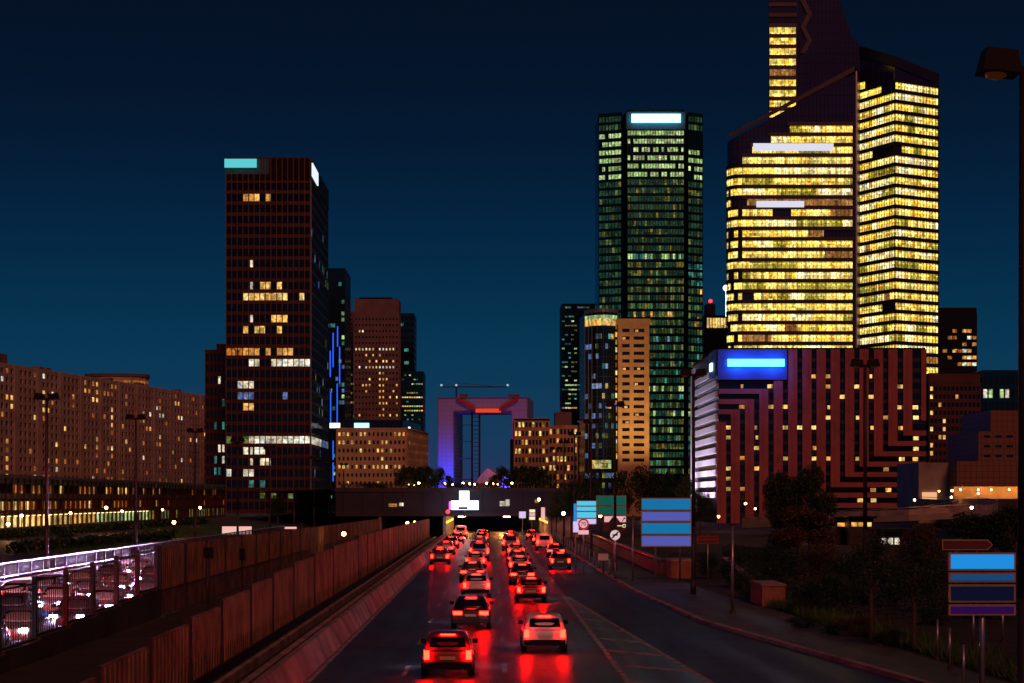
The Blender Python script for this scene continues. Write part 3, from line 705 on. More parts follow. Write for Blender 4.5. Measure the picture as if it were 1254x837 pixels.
def curved_slab():
    Y = 600.; t = thing('office_tower', 'curved dark glass tower joined to a floodlit sand coloured slab', 'building')
    ps = [(X(757, Y), Y), (X(795, Y), Y), (X(795, Y), Y + 26), (X(757, Y), Y + 26)]; z1 = Z(398, Y); zt0 = Z(394, Y)
    b = MB(); b.prism(ps, -.1, [zt0, z1, z1, zt0]); b.build('slab_wall', M['beige'], t)
    fr = faces(ps)[0]; n = 18; pitch = (570 - 402) / n; w = MB()
    rr = random.Random(4)
    for k in range(n):
        yc = 405 + k * pitch
        for (a, c) in ((762, 771), (776, 789)):
            u0, u1 = fr.upx(a), fr.upx(c); z0 = Z(yc + 2, Y)
            fr.box(w, u0, u1, z0, Z(yc - 2, Y), .0, .03)
            if rr.random() < .22: pane(fr, t, u0 + rr.random() * 1.2, z0 + .1, 1.0, .7, 'w_warm', d=.06)
    w.build('dark_window', M['glass_dark'], t)
    for o_ in t.children: 
        if o_.name.startswith('dark_window'): tag(o_, kind='stuff')
    sl_ = MB(); fr.box(sl_, -.5, fr.w + .4, z1, z1 + 2.0, -6, .15); sl_.build('roof_storey', M['beige'], t)
    pts = []
    xa, xb = X(718, Y), X(757, Y) - .02; n = 10
    for k in range(n + 1):
        s = k / n; pts.append((xa + (xb - xa) * s, Y + 7 - 7.5 * math.sin(math.pi * (.18 + .72 * s)) + 4 * (1 - s)))
    foot = pts + [(xb, Y + 26), (xa - 1.0, Y + 26)]; zg = Z(381, Y)
    core('curved_glass', foot, -.1, zg, grid_mat('blue_grid_glass', (.006, .012, .028), (.05, .06, .10), 1.3, 3.3, .12), t)
    fs = [Fr(pts[i], pts[i + 1]) for i in range(n)]
    b = MB(); [f.box(b, 0, f.w, zg - .2, zg + .9, .005, .5) for f in fs]; b.build('cornice', M['steel'], t)
    for f in fs: pane(f, t, .05, Z(398, Y), f.w - .1, 2.2, 'w_gold')
    for f in fs: pane(f, t, .05, Z(390, Y), f.w - .1, 1.3, 'w_green')
    for k in range(70):
        i = rr.choice([0, 1, 2, 3, 4, 5, 6, 7, 8, 9]); j = rr.randrange(1, 17); f = fs[i]
        pane(f, t, .1, 6 + j * 3.3, f.w - .2, 1.7, rr.choice(['w_blue', 'w_blue', 'w_dim', 'w_teal', 'w_warm']) if i > 2 else 'w_blue')
    for k in range(18): pane(fs[9], t, fs[9].w - .9, Z(402 + k * 9.4, Y), .8, 1.6, rr.choice(['w_gold', 'w_orange', 'w_white']))
    for k in range(6): pane(fs[k + 2], t, .05, Z(574, Y), fs[k + 2].w - .1, 2.8, 'w_green' if k % 2 else 'w_gold')
    b = MB()
    for f in fs[:3]: f.box(b, .0, .12, 8, zg, .01, .3)
    b.build('fins', M['steel'], t)
    b = MB(); b.tube((X(762, Y), Y + 12, z1), (X(762, Y), Y + 12, z1 + 5), .2); b.tube((X(724, Y), Y + 12, zg), (X(724, Y), Y + 12, zg + 4), .15); b.build('mast', M['pole'], t)
    # facade floodlights at the foot of the slab
    for x in (762, 788):
        l = bpy.data.lights.new('floodlight', 'SPOT'); l.energy = 30000; l.color = (1, .50, .14); l.spot_size = R(80); l.spot_blend = 1; l.shadow_soft_size = .5
        o = put('floodlight', l, t, (X(x, Y), Y - 26, 8)); o.rotation_euler = (Vector((X(x, Y), Y, 46)) - Vector(o.location)).to_track_quat('-Z', 'Y').to_euler()
curved_slab()
def green_tower():
    Y = 900.; t = thing('office_tower', 'tall dark green tower in three bays, white-blue sign at its top', 'building')
    z1 = Z(137, Y)
    a, b1, c, d, e, f = [X(q, Y) for q in (735, 762, 766, 840, 844, 863)]
    foot = [(a, Y + 10), (b1, Y + 6), (b1 + .8, Y + 12), (c, Y + 12), (c + 1, Y), (d - 1, Y), (d, Y + 12), (e, Y + 12), (e, Y + 6), (f, Y + 10), (f, Y + 45), (a, Y + 45)]
    core('dark_glazing', foot, -.1, z1, M['glass_green'], t); fs = faces(foot); L_, C_, R_ = fs[0], fs[4], fs[8]
    nf = 44; zb = Z(582, Y); fh = (z1 - zb) / nf; w = MB(); m = MB()
    for fr, nb in ((L_, 7), (C_, 20), (R_, 5)):
        for j in range(nf + 1): fr.box(w, 0, fr.w, zb + j * fh - .55, zb + j * fh + .55, .003, .12)
        for i in range(nb + 1): fr.box(m, i * fr.w / nb - .13, i * fr.w / nb + .13, 0, z1, .002, .35)
    w.build('spandrel', M['glass_green'], t); m.build('mullions', mat('green_mullion', (.004, .045, .04), .4, metal=.4), t)
    b = MB(); b.prism(foot, z1 + .01, z1 + 1.0); b.build('roof', M['black'], t)
    rr = random.Random(31); rows = {}
    for j in range(nf):
        py = VY - (zb + (j + .5) * fh - CH) * F / Y
        top = 158 < py < 218
        for fr, nb, nm in ((C_, 20, 'c'), (L_, 7, 'l'), (R_, 5, 'r')):
            bw = fr.w / nb
            if top:
                if nm != 'c' and (nm == 'r' and py < 178 or nm == 'l' and py > 226): continue
                i = 0
                while i < nb:
                    if rr.random() < .88: pane(fr, t, i * bw + .15, zb + j * fh + .6, bw - .3, fh - 1.9, 'w_green', cap=100)
                    i += 1
        for fr, nb, nm in ((C_, 20, 'c'), (L_, 7, 'l'), (R_, 5, 'r')):
            if top: continue
            bw = fr.w / nb; p = .22; ms = ['w_dim']
            if nm == 'l': p = .12
            if 310 < py < 318 and nm == 'c': p, ms = .8, ['w_teal', 'w_green']
            elif 318 < py < 410 and nm != 'l': p, ms = .55, ['w_dim', 'w_dim', 'w_warm' if rr.random() < .3 else 'w_dim']
            elif 412 < py < 422: p, ms = .5, ['w_blue', 'w_teal']
            elif 426 < py < 434: p, ms = .9, ['w_green']
            elif 468 < py < 476 or 500 < py < 507 or 525 < py < 530: p, ms = .55, ['w_green', 'w_dim']
            elif py > 420: p, ms = .6, ['w_dim', 'w_dim', 'w_dim', 'w_teal']
            if nm == 'r' and 318 < py < 345: p, ms = .9, ['w_teal']
            for i in range(nb):
                hit = rr.random() < p * .8
                pane(fr, t, i * bw + .15, zb + j * fh + .6, bw - .3, fh - 1.5, rr.choice(ms) if hit else 'pane_glow', 'lit_window' if hit else 'glow_pane', cap=100 if hit else 0)  # remaining panes get the added teal glow
    b = MB(); C_.box(b, C_.upx(767), C_.upx(839), Z(159, Y), Z(137.5, Y), .36, .5); b.build('sign_board', mat('halo_board_blue', (.02, .14, .20), .6, var=.1), t)  # added board, takes the halo thrown by the sign
    b = MB(); C_.box(b, C_.upx(773), C_.upx(833), Z(151.5, Y), Z(141, Y), 2.0, 2.4)
    b.build('roof_sign', glow('lit_pale_blue_sign', (.30, .80, 1.0), 3.2), t)
    b = MB(); b.tube((X(803, Y), Y + 20, z1), (X(803, Y), Y + 20, Z(129, Y)), .35, .1); b.build('antenna', M['pole'], t)
green_tower()
t, fr, sf, fh, bw, z0, z1 = plain_tower('office_building', 'dark building with two lit bands between the green and gold towers', 862, 896, 388, 950., 25, 15, 10, 'glass_dark', 'glass_dark', .3, 1.4,
    [(389, 396, 866, 896, 1, ['w_gold']), (414, 424, 866, 896, 1, ['w_gold', 'w_warm']), (430, 470, 866, 896, .3, ['w_warm'])], seed=41)
b = MB(); b.prism(front(865, 876, 952., 10), z1 + .41, Z(372, 950.)); b.build('roof_storey', M['black'], t)
b = MB(); b.ball((X(870, 955.), 955, Z(369, 955.)), .9); b.build('warning_lamp', M['red_lamp'], t)
b = MB(); b.ball((X(889, 948.), 948, Z(353, 948.)), 1.6); b.tube((X(889, 949.), 949, z1), (X(889, 949.), 949, Z(353, 948.)), .2); b.build('roof_lamp', glow('roof_lamp', (.8, .9, 1), 3), t)

# ---- the gold lit tower
def gold_tower():
    Y = 700.; t = thing('office_tower', 'huge plum coloured tower with gold lit floors and slanting roofs', 'building')
    zz = lambda py: Z(py, Y)
    # left block with a rounded corner
    xl, xr = X(893, Y), X(1048, Y)
    arc = [(xl + 5 - 5 * math.cos(a), Y + 6 - 6 * math.sin(a)) for a in [R(90) * k / 5 for k in range(6)]]
    LF = Fr((xl + 5, Y), (xr, Y)); arcF = [Fr(arc[i], arc[i + 1]) for i in range(5)]; SF = Fr((xl, Y + 44), (xl, Y + 6))
    foot = arc + [(xr, Y), (xr, Y + 44), (X(895.5, Y + 44), Y + 44)]
    def roofz(x): return zz(172 + (92 - 172) * ((603 + x * F / Y) - 893) / (1044 - 893))
    zt = [roofz(p[0]) for p in foot]
    b = MB(); b.prism(foot, -.1, zt); b.build('left_block', M['glass_first'], t)
    rows = [427.5 - 12.8 * k for k in range(22)]
    starts = {21: 967, 20: 944, 19: 921, 18: 905}
    mull = MB(); sp = MB(); ro = random.Random(99)
    def offices(fr, a, c, z0, z1):
        u = a
        while u < c - .1:
            e = min(c, u + 1.5 * ro.choice([2, 3, 4, 6, 8, 12]));  e = c if c - e < 1.6 else e
            m = ro.choices(['w_first', 'w_first_pale', 'w_first_olive', 'w_first_dim', None], [60, 20, 14, 5, 1])[0]
            if m: pane(fr, t, u, z0, e - u - .04, z1 - z0, m, 'lit_office')
            u = e
    def py_of(k): return 427.5 - 12.8 * k
    for k in range(-1, 22):
        yc = py_of(k); z0, z1 = zz(yc + 4.2), zz(yc - 4.2); st = starts.get(k, 893)
        u0 = max(0, LF.upx(st)); u1 = LF.upx(1044)
        if k == 13:                                     # one storey partly dark, one brown
            for (a, c, m) in ((u0, LF.upx(946), 'w_first'), (LF.upx(969), LF.upx(1017), 'w_first'), (LF.upx(1017), u1, 'w_first_dim')): pane(LF, t, a, z0, c - a, z1 - z0, m, 'lit_floor')
        elif k == 14: pane(LF, t, LF.upx(915), z0, LF.upx(1017) - LF.upx(915), z1 - z0, 'w_first_dim', 'lit_floor'); pane(LF, t, LF.upx(1017.2), z0, u1 - LF.upx(1017.2), z1 - z0, 'w_first_dim', 'lit_floor')
        elif k in (9, 1): 
            q = LF.upx(1010 if k == 9 else 945)
            pane(LF, t, u0, z0, q - u0 - .1, z1 - z0, 'w_first' if k == 9 else 'w_first_dim', 'lit_floor'); pane(LF, t, q, z0, u1 - q, z1 - z0, 'w_first_dim' if k == 9 else 'w_first', 'lit_floor')
        else: offices(LF, u0, u1, z0, z1)
        if st == 893 and k < 17 or k == 17:
            for f in arcF: pane(f, t, .02, z0, f.w - .04, z1 - z0, 'w_first', 'lit_floor') if ro.random() < .75 else None
        LF.box(sp, max(0, u0 - 1), u1 + .6, z1 + .05, zz(yc - 8.9), .006, .55)
        for f in arcF:
            if st == 893: f.box(sp, 0, f.w, z1 + .05, zz(yc - 8.9), .006, .5)
        n = int((u1 - u0) / 1.5)
        for i in range(n + 1): LF.box(mull, u0 + i * (u1 - u0) / n - .06, u0 + i * (u1 - u0) / n + .06, z0, z1, .1, .3)
        if st == 893:
            for f in arcF: f.box(mull, -.05, .05, z0, z1, .1, .3)
    # right block: two faces meeting at a near corner, roof falling to the right
    a, c, d = (X(1053, 716.), 716.), (X(1096, 697.), 697.), (X(1149, 708.), 708.)
    RA, RB = Fr(a, c), Fr(c, d)
    foot = [a, c, d, (d[0], 750.), (a[0], 750.)]
    zt = [Z(58, 716.), Z(70, 697.), Z(92, 708.), Z(88, 750.), Z(52, 750.)]
    b = MB(); b.prism(foot, -.1, [z - 4 for z in zt]); b.build('right_block', M['glass_first'], t)
    b = MB(); lowz = [z - 3.9 for z in zt]; n0 = [(p[0] + (p[0] - 152) * .012, p[1] - .5) for p in foot]
    b.hexa([(p[0], p[1], z) for p, z in zip(n0, lowz)], [(p[0], p[1], z + 4.2) for p, z in zip(n0, lowz)]); b.build('sloping_roof', M['spandrel'], t)
    for k in range(-2, 27):
        yc = 427.5 - 12.8 * k; zc = zz(yc)
        for fr, pa, pb in ((RA, 1053, 1096), (RB, 1096, 1149)):
            z0, z1 = zc - 1.33, zc + 1.33
            lim = Z(66, 716.) - 6 if fr is RA else Z(92, 708.) - 6.5
            if fr is RA and k >= 25:
                if k == 25: pane(fr, t, .3, z0, fr.w * .6, z1 - z0, 'w_first', 'lit_floor')
                elif z1 < Z(72, 716.): pane(fr, t, .3, z0, 2.8, z1 - z0, 'w_first', 'lit_floor')
                continue
            if z1 > lim + 3: continue
            offices(fr, .25, fr.w - .25, z0, z1)
            fr.box(sp, 0, fr.w, z1 + .05, zc + 2.8, .006, .5)
            n = int(fr.w / 1.5)
            for i in range(n + 1): fr.box(mull, i * fr.w / n - .06, i * fr.w / n + .06, z0, z1, .1, .3)
    b = MB(); b.prism([(X(1047.5, 705.), 703.5), (X(1053, 716.) - .05, 715.5), (X(1053, 716.) - .05, 745.), (X(1047.5, 705.), 745.)], -.1, zz(78)); b.build('dark_joint', M['spandrel'], t)
    b = MB(); b.box(X(1050, 700.) - .25, X(1050, 700.) + .25, 701.8, 703.0, 0, zz(86)); b.build('edge_fin', M['steel'], t)
    # upper mass, rising out of the picture
    YU = 716.; q = [(941, 210), (941, -110), (1018, -110), (1029, 0), (1042, 43), (1058, 62), (1058, 210)]
    b = MB(); b.hexa([(X(p[0], YU) * (1.043 if p[0] < 950 else 1), YU + 30, Z(p[1], YU)) for p in q], [(X(p[0], YU), YU, Z(p[1], YU)) for p in q]); b.build('upper_block', M['glass_first'], t)
    UF = Fr((X(941, YU), YU), (X(1058, YU), YU))
    for k in range(-6, 10):
        yc = 38 + 12.8 * k; u0 = .4
        z0, z1 = Z(yc + 4, YU), Z(yc - 4, YU)
        if yc > 30: pane(UF, t, u0, z0, UF.upx(974.5) - u0, z1 - z0, 'w_first' if k != 4 else 'w_first_dim', 'lit_floor')
        UF.box(sp, .1, UF.upx(975.5), z1 + .05, Z(yc - 8.8, YU), .006, .5)
        if yc > 30:
            for i in range(8): UF.box(mull, u0 + i * 1.5 - .05, u0 + i * 1.5 + .05, z0, z1, .1, .3)
    sp.build('spandrel', M['spandrel'], t); mull.build('mullions', M['spandrel'], t)
    # zigzag relief of the upper wall
    b = MB(); px = 984
    for k in range(6):
        y0 = -30 + k * 16; s = 1 if k % 2 else -1
        b.hexa([UF.P(UF.upx(px + s * 4), Z(y0, YU), .05), UF.P(UF.upx(px + s * 4 + 6), Z(y0, YU), .05), UF.P(UF.upx(px - s * 4 + 6), Z(y0 + 16, YU), .05), UF.P(UF.upx(px - s * 4), Z(y0 + 16, YU), .05)],
               [UF.P(UF.upx(px + s * 4), Z(y0, YU), .8), UF.P(UF.upx(px + s * 4 + 6), Z(y0, YU), .8), UF.P(UF.upx(px - s * 4 + 6), Z(y0 + 16, YU), .8), UF.P(UF.upx(px - s * 4), Z(y0 + 16, YU), .8)])
    b.build('zigzag_relief', M['spandrel'], t)
    # slanting roof edge and its mast-like fins
    b = MB(); e0 = (X(893, Y), zz(169)); e1 = (X(1046, Y), zz(88))
    b.slab([e0, (e1[0], e1[1]), (e1[0], e1[1] + 2), (e0[0], e0[1] + 1.4)], Y - .8, Y - .1)
    for k in range(26):
        s = k / 25; x = e0[0] + (e1[0] - e0[0]) * s; z = e0[1] + (e1[1] - e0[1]) * s; b.tube((x, Y - .4, z), (x + .5, Y - .4, z + 3.0), .12)
    b.build('roof_edge', M['spandrel'], t)
    for (xa, xb, ya, yb) in ((922, 1020, 185.5, 176.5), (926, 984, 254.5, 247)):
        b = MB(); LF.box(b, LF.upx(xa), LF.upx(xb), zz(ya), zz(yb), .7, 1.3); b.build('lit_panel', glow('lit_lavender_panel', (.85, .85, 1.0), .85, sample=False), t)
gold_tower()

# ---- striped building
def striped():
    Y = 420.; k = Y / F
    t = thing('hotel_building', 'dark building with red concrete stripes folding in L shapes, blue sign', 'building')
    zu = lambda zx: (zx - 120) / 3.03 * k
    zz = lambda zy: CH + (VY - (410 + zy / 3.03)) * k
    x0 = X(880, Y); Wd = zu(888); z1 = zz(55)
    pts = [(x0, Y), (x0 + Wd, Y), (x0 + Wd, Y + 55), (x0, Y + 55)]; fs = faces(pts); f0 = fs[0]; f3 = fs[3]
    core('dark_glazing', pts, -.1, z1 - .1, M['glass_dark'], t)
    b = MB(); b.prism(pts, z1 - .09, z1 + .4); b.build('roof', M['black'], t)
    dk = [155, 207, 260, 313, 367, 420, 473, 525, 578, 631, 685, 738, 792, 848]
    bot = {7: 577, 8: 538, 9: 500, 10: 462, 11: 424, 12: 385, 13: 347}
    hw = 17.0; P = .55
    def strip(x, za, zb, name='concrete_stripe', extra=None):
        b = MB(); f0.box(b, zu(x - hw), zu(x + hw), zz(zb), zz(za), .004, P)
        f0.box(b, zu(x - 3), zu(x + 3), zz(zb) + .2, zz(za) - .2, P, P + .12)
        if extra:
            for e in extra: f0.box(b, *e)
        b.build(name, M['red_concrete'], t)
    strip(130, 325, 700); 
    for i in range(len(dk) - 1):
        x = (dk[i] + dk[i + 1]) / 2
        if i < 3:
            yc = 287 - 38 * i; strip(x, yc - 9, 700, extra=[(zu(120), zu(x - hw) , zz(yc + 9), zz(yc - 9), .004, P)])
        elif i >= 7:
            yc = (bot[i] + bot[i + 1]) / 2; strip(x, 55, yc + 9, extra=[(zu(x + hw), zu(888), zz(yc + 9), zz(yc - 9), .004, P)])
        else: strip(x, 55, 700)
    for yc in (596, 634):
        b = MB(); f0.box(b, zu(508), zu(888), zz(yc + 9), zz(yc - 9), .004, P); b.build('concrete_stripe', M['red_concrete'], t)
    b = MB(); f0.box(b, zu(870), zu(888), zz(320), zz(55), .004, P); b.build('concrete_stripe', M['red_concrete'], t)
    # joints of the storeys in the dark columns
    b = MB()
    for j in range(18):
        y = 94.5 + 38.3 * j; f0.box(b, zu(121), zu(887), zz(y + 7), zz(y - 7), .002, .08)
    b.build('spandrel', M['spandrel'], t)
    ws = [(207, 192), (311, 192), (470, 155), (524, 155), (526, 193), (632, 193), (685, 155), (578, 231), (686, 231), (793, 193), (206, 268), (315, 268), (365, 268), (526, 308), (741, 308), (640, 308), (850, 270), (852, 308),
          (155, 345), (155, 382), (258, 345), (262, 382), (260, 421), (367, 345), (420, 345), (471, 345), (690, 346), (797, 347), (476, 421), (476, 460), (530, 460), (206, 458), (155, 497), (263, 497), (370, 460), (638, 461), (852, 385), (852, 424), (800, 462), (850, 462),
          (741, 500), (797, 500), (803, 540), (693, 577), (750, 577), (800, 577), (645, 615), (695, 615), (861, 617), (155, 573), (210, 573), (155, 535), (528, 270), (790, 270)]
    rr = random.Random(17)
    for (x, y) in ws:
        w = rr.choice([12, 20, 20, 9]) if (x + y) % 7 < 3 else 20
        pane(f0, t, zu(x - w / 2), zz(y + 7), zu(x + w / 2) - zu(x - w / 2), zz(y - 7) - zz(y + 7), 'w_gold' if rr.random() < .7 else 'w_warm', d=.1)
    # left flank: pale bands, floodlit
    for j in range(13):
        z = 6.0 + j * 2.6
        if z > z1 - 5: break
        b = MB(); f3.box(b, 1.0 + j * .6, f3.w - .3, z, z + 1.35, .004, .7); b.build('pale_band', M['white'], t)
    b = MB(); f3.box(b, 0, 8, 2, z1 - 1, .003, .5); b.build('flank_pier', M['white'], t)
    for j in range(6): pane(f3, t, 6 + j * 4, 20 + (j % 3) * 2.6 - 1.1, 1.2, 1, 'w_warm')
    for (u, e) in ((10, 30000), (32, 30000), (48, 20000)):
        l = bpy.data.lights.new('floodlight', 'SPOT'); l.energy = e; l.color = (.85, .66, 1.0); l.spot_size = R(110); l.spot_blend = 1; l.shadow_soft_size = .4
        o = put('floodlight', l, t, f3.P(u, 1.5, 9)); o.rotation_euler = (f3.P(u, 17, 0) - Vector(o.location)).to_track_quat('-Z', 'Y').to_euler()
    # sign field and its tube of light
    b = MB(); f0.box(b, -.3, zu(372), zz(168), zz(56), P + .1, P + .3); f3.box(b, f3.w - 12, f3.w + .2, zz(150), zz(56), .5, .8); b.build('sign_board', mat('blue_board', (.03, .10, .30), .5, var=.1), t)
    b = MB(); f0.box(b, zu(150), zu(360), zz(120), zz(93), P + .9, P + 1.2); b.build('lit_sign', M['sign_blue_lit'], t)
    for zx in (190, 320): l = bpy.data.lights.new('sign_light', 'POINT'); l.energy = 1300; l.color = (.03, .14, 1); l.shadow_soft_size = .8; put('sign_light', l, t, f0.P(zu(zx), zz(112), 3.2))
    b = MB(); f3.box(b, f3.w - 8, f3.w - 4, zz(130), zz(100), .9, 1.2); b.build('lit_sign', glow('lit_ice_sign', (.5, .8, 1), 2.5), t)
striped()

# ---- farther right
t, fr, *_ = plain_tower('office_building', 'dark block with few lit windows against the striped building', 1138, 1200, 459, 450., 30, 13, 12, 'darkred', 'glass_dark', .35, 1.0,
    [(475, 560, 1138, 1145, .5, ['w_warm', 'w_gold']), (475, 545, 1145, 1185, .2, ['w_gold', 'w_warm'])], yb=600, crown=2.5, seed=51)
plain_tower('office_tower', 'slender dark tower with white lit floors right of the gold tower', 1142, 1196, 378, 900., 25, 24, 9, 'black', 'glass_dark', .3, 1.6,
    [(390, 397, 1168, 1190, .6, ['w_warm']), (402, 452, 1168, 1196, .62, ['w_warm', 'w_white', 'w_orange']), (400, 440, 1150, 1166, .2, ['w_orange'])], yb=580, crown=3, seed=52)
plain_tower('office_building', 'flat roofed dark block with one white lit row at right edge', 1203, 1290, 455, 600., 25, 9, 13, 'glass_green', 'glass_dark', .5, 1.4,
    [(481, 489, 1203, 1290, .9, ['w_white', 'w_green']), (458, 466, 1203, 1290, .3, ['w_dim', 'w_green'])], yb=600, crown=1, seed=53)
def tiled_block():
    t = thing('building', 'brown tiled stepped building with glowing orange base storey', 'building')
    Y = 350.; k = Y / F
    p = [(X(1172, Y), Y), (X(1300, Y), Y), (X(1300, Y), Y + 25), (X(1172, Y), Y + 25)]; core('lower_wall', p, Z(596, Y), Z(565, Y), M['tile_wall'], t)
    p2 = [(X(1200, Y), Y + 1), (X(1300, Y), Y + 1), (X(1300, Y), Y + 25), (X(1200, Y), Y + 25)]; core('upper_wall', p2, Z(565, Y) + .01, Z(528, Y), M['tile_wall'], t)
    p3 = [(X(1218, Y), Y + 3), (X(1300, Y), Y + 3), (X(1300, Y), Y + 25), (X(1218, Y), Y + 25)]; core('top_wall', p3, Z(528, Y) + .01, Z(502, Y), M['tile_wall'], t)
    core('link_wall', [(X(1134, Y), Y + 6), (X(1172, Y) - .02, Y + 6), (X(1172, Y) - .02, Y + 25), (X(1134, Y), Y + 25)], 1, Z(566, Y), M['concrete'], t)
    f = Fr(p2[0], p2[1]); b = MB()
    for r in range(3):
        for i in range(7): f.box(b, 1 + i * 2.2, 2.3 + i * 2.2, Z(560 - r * 12, Y), Z(557 - r * 12, Y), .01, .03)
    b.build('dark_windows', M['glass_dark'], t)
    b = MB(); b.box(X(1172, Y), X(1300, Y), Y + 2.5, Y + 25, -.1, Z(596, Y) - .02); b.build('base_wall', M['beige'], t)
    b = MB(); b.box(X(1160, Y), X(1300, Y), Y - 6, Y + 2.4, .5, Z(611, Y)); b.build('terrace', M['pole'], t)
    for px in (1178, 1200, 1216, 1238, 1252):
        b = MB(); b.ball((X(px, Y), Y + 1.2, Z(600, Y)), .17); b.build('wall_lamp', M['lamp_warm'], t)
        l = bpy.data.lights.new('wall_lamp_light', 'POINT'); l.energy = 140; l.color = (1, .36, .09); l.shadow_soft_size = .2; put('wall_lamp_light', l, t, (X(px, Y), Y + .6, Z(600, Y)))
    b = MB(); b.box(X(1138, Y), X(1156, Y), Y + 5.6, Y + 5.9, Z(612, Y), Z(603, Y)); b.build('lit_doorway', glow('lit_doorway', (1, .5, .25), .9), t)
tiled_block()
flush()

# ---------------------------------------------------------------- overpass and plaza
def overpass():
    Y = 272.; t = thing('overpass', 'broad overpass across the avenue with planted edge and lit tunnel mouth', 'bridge')
    xl, xr = -23.5, 13.0
    b = MB(); b.box(xl, xr, Y, Y + 1.2, 3.35, 7.3); b.build('fascia', mat('grey_blue_render', (.022, .026, .045), .7, scale=.3), t)
    b = MB(); b.box(xl, xr, Y + 1.21, Y + 60, 3.4, 4.2); b.build('deck_slab', M['concrete'], t)
    b = MB(); b.box(xl - .2, xr + .2, Y - .25, Y - .01, 6.9, 7.5); b.box(xl, xr, Y - .12, Y - .01, 3.25, 3.75); b.build('cornice', M['pole'], t)
    for x in (-7.2, 8.6, -16.9): b = MB(); b.box(x - .22, x + .22, Y + .2, Y + 60, -.02, 3.33); b.build('tunnel_wall', M['concrete'], t)
    for y in (290, 315): l = bpy.data.lights.new('tunnel_light', 'POINT'); l.energy = 1800; l.color = (1, .30, .06); l.shadow_soft_size = .2; put('tunnel_light', l, t, (2.2, y, 3.0))
    b = MB(); b.box(9.0, xr, Y + .1, Y + 1.0, 0, 3.34); b.build('abutment', M['barrier'], t)
    for k in range(6):
        for x in (-4.7, 2.2):
            b = MB(); b.box(x - .5, x + .5, Y + 4 + k * 9, Y + 5.2 + k * 9, 3.05, 3.33); b.build('tunnel_lamp', M['lamp_warm'], t)
        for x in (-6.9, 8.3):
            b = MB(); b.ball((x, Y + 3 + k * 8, 2.3), .16); b.build('wall_lamp', M['amber'], t)
    b = MB()
    for k in range(12): b.box(xl + 1 + k * 3, xl + 1.08 + k * 3, Y - .04, Y, 3.8, 6.9)
    b.build('joints', M['black'], t)
    for (a, c, ya, yb, m) in ((612, 618, 614, 620, 'w_white'), (619, 624, 612, 620, 'w_white'), (476, 486, 617, 621, 'w_warm'), (489, 494, 616, 620, 'w_white'), (655, 660, 612, 616, 'w_warm')):
        b = MB(); b.box(X(a, Y), X(c, Y), Y - .08, Y - .005, Z(yb, Y), Z(ya, Y)); b.build('lit_window', M[m], t)
overpass()
b = MB(); b.quad((-23.5, 273, 7.3), (13, 273, 7.3), (13, 640, 7.3), (-60, 640, 7.3), (-60, 420, 7.3)); struct('plaza', b, M['paving'])
def led_sign():
    Y = 268.; t = thing('led_sign', 'blazing white cross shaped light sign in front of the overpass', 'sign')
    m = glow('led_face', (.78, .82, 1.0), 4.5)
    b = MB(); b.box(X(562.5, Y), X(574.5, Y), Y, Y + .3, Z(613.4, Y), Z(601.5, Y)); b.build('upper_screen', m, t)
    b = MB(); b.box(X(552.5, Y), X(586, Y), Y, Y + .3, Z(624.5, Y), Z(613.6, Y)); b.build('lower_screen', m, t)
    b = MB(); b.box(X(561, Y), X(573, Y), Y - .06, Y - .01, Z(624, Y), Z(621, Y)); b.build('dark_band', M['sign_navy'], t)
    b = MB(); b.box(X(549.8, Y), X(551.8, Y), Y, Y + .3, Z(624.5, Y), Z(614.5, Y)); b.build('side_strip', glow('magenta_strip', (.8, .08, .9), 2.5), t)
    b = MB(); b.tube((X(569, Y), Y + .5, 3.0), (X(569, Y), Y + .5, 7), .12); b.box(X(553, Y), X(586, Y), Y + .32, Y + 2.8, 4.9, 5.1); b.build('bracket', M['pole'], t)
    b = MB(); b.ball((X(548.5, Y), Y, Z(627, Y)), .28); b.build('red_lamp', M['red_lamp'], t)
led_sign()

# ---------------------------------------------------------------- trees
CROWN = {}
def crown_mesh(key, n, rx, rz, blobs, leaf, seed, m):
    if key in CROWN: return CROWN[key]
    rr = random.Random(seed); b = MB()
    for k in range(blobs):
        a = rr.uniform(0, 6.28); q = rr.uniform(.15, .85) ** .7; h = rr.uniform(-.8, .9)
        w = math.sqrt(max(.05, 1 - h * h))
        c = (math.cos(a) * q * rx * w * .75, math.sin(a) * q * rx * w * .75, h * rz * .72)
        s = rr.uniform(.26, .46); cluster(b, c, (rx * s, rx * s, rz * s * .9), n // blobs, leaf, rr)
    CROWN[key] = b.mesh('crown', M[m]); return CROWN[key]
def trunk_mesh(key, h, r, spread, seed):
    if key in CROWN: return CROWN[key]
    rr = random.Random(seed); b = MB(); p = Vector((0, 0, -.1)); z = .62 * h
    q = Vector((rr.uniform(-.1, .1), rr.uniform(-.1, .1), z)); b.tube(p, q * .5, r, r * .8); b.tube(q * .5, q, r * .8, r * .55)
    for k in range(6):
        a = k * 1.05 + rr.uniform(-.3, .3); s = q * rr.uniform(.6, 1.0)
        e = s + Vector((math.cos(a) * spread, math.sin(a) * spread, rr.uniform(.2, .4) * h)); b.tube(s, e, r * .42, r * .12, 6)
    CROWN[key] = b.mesh('trunk', M['bark']); return CROWN[key]
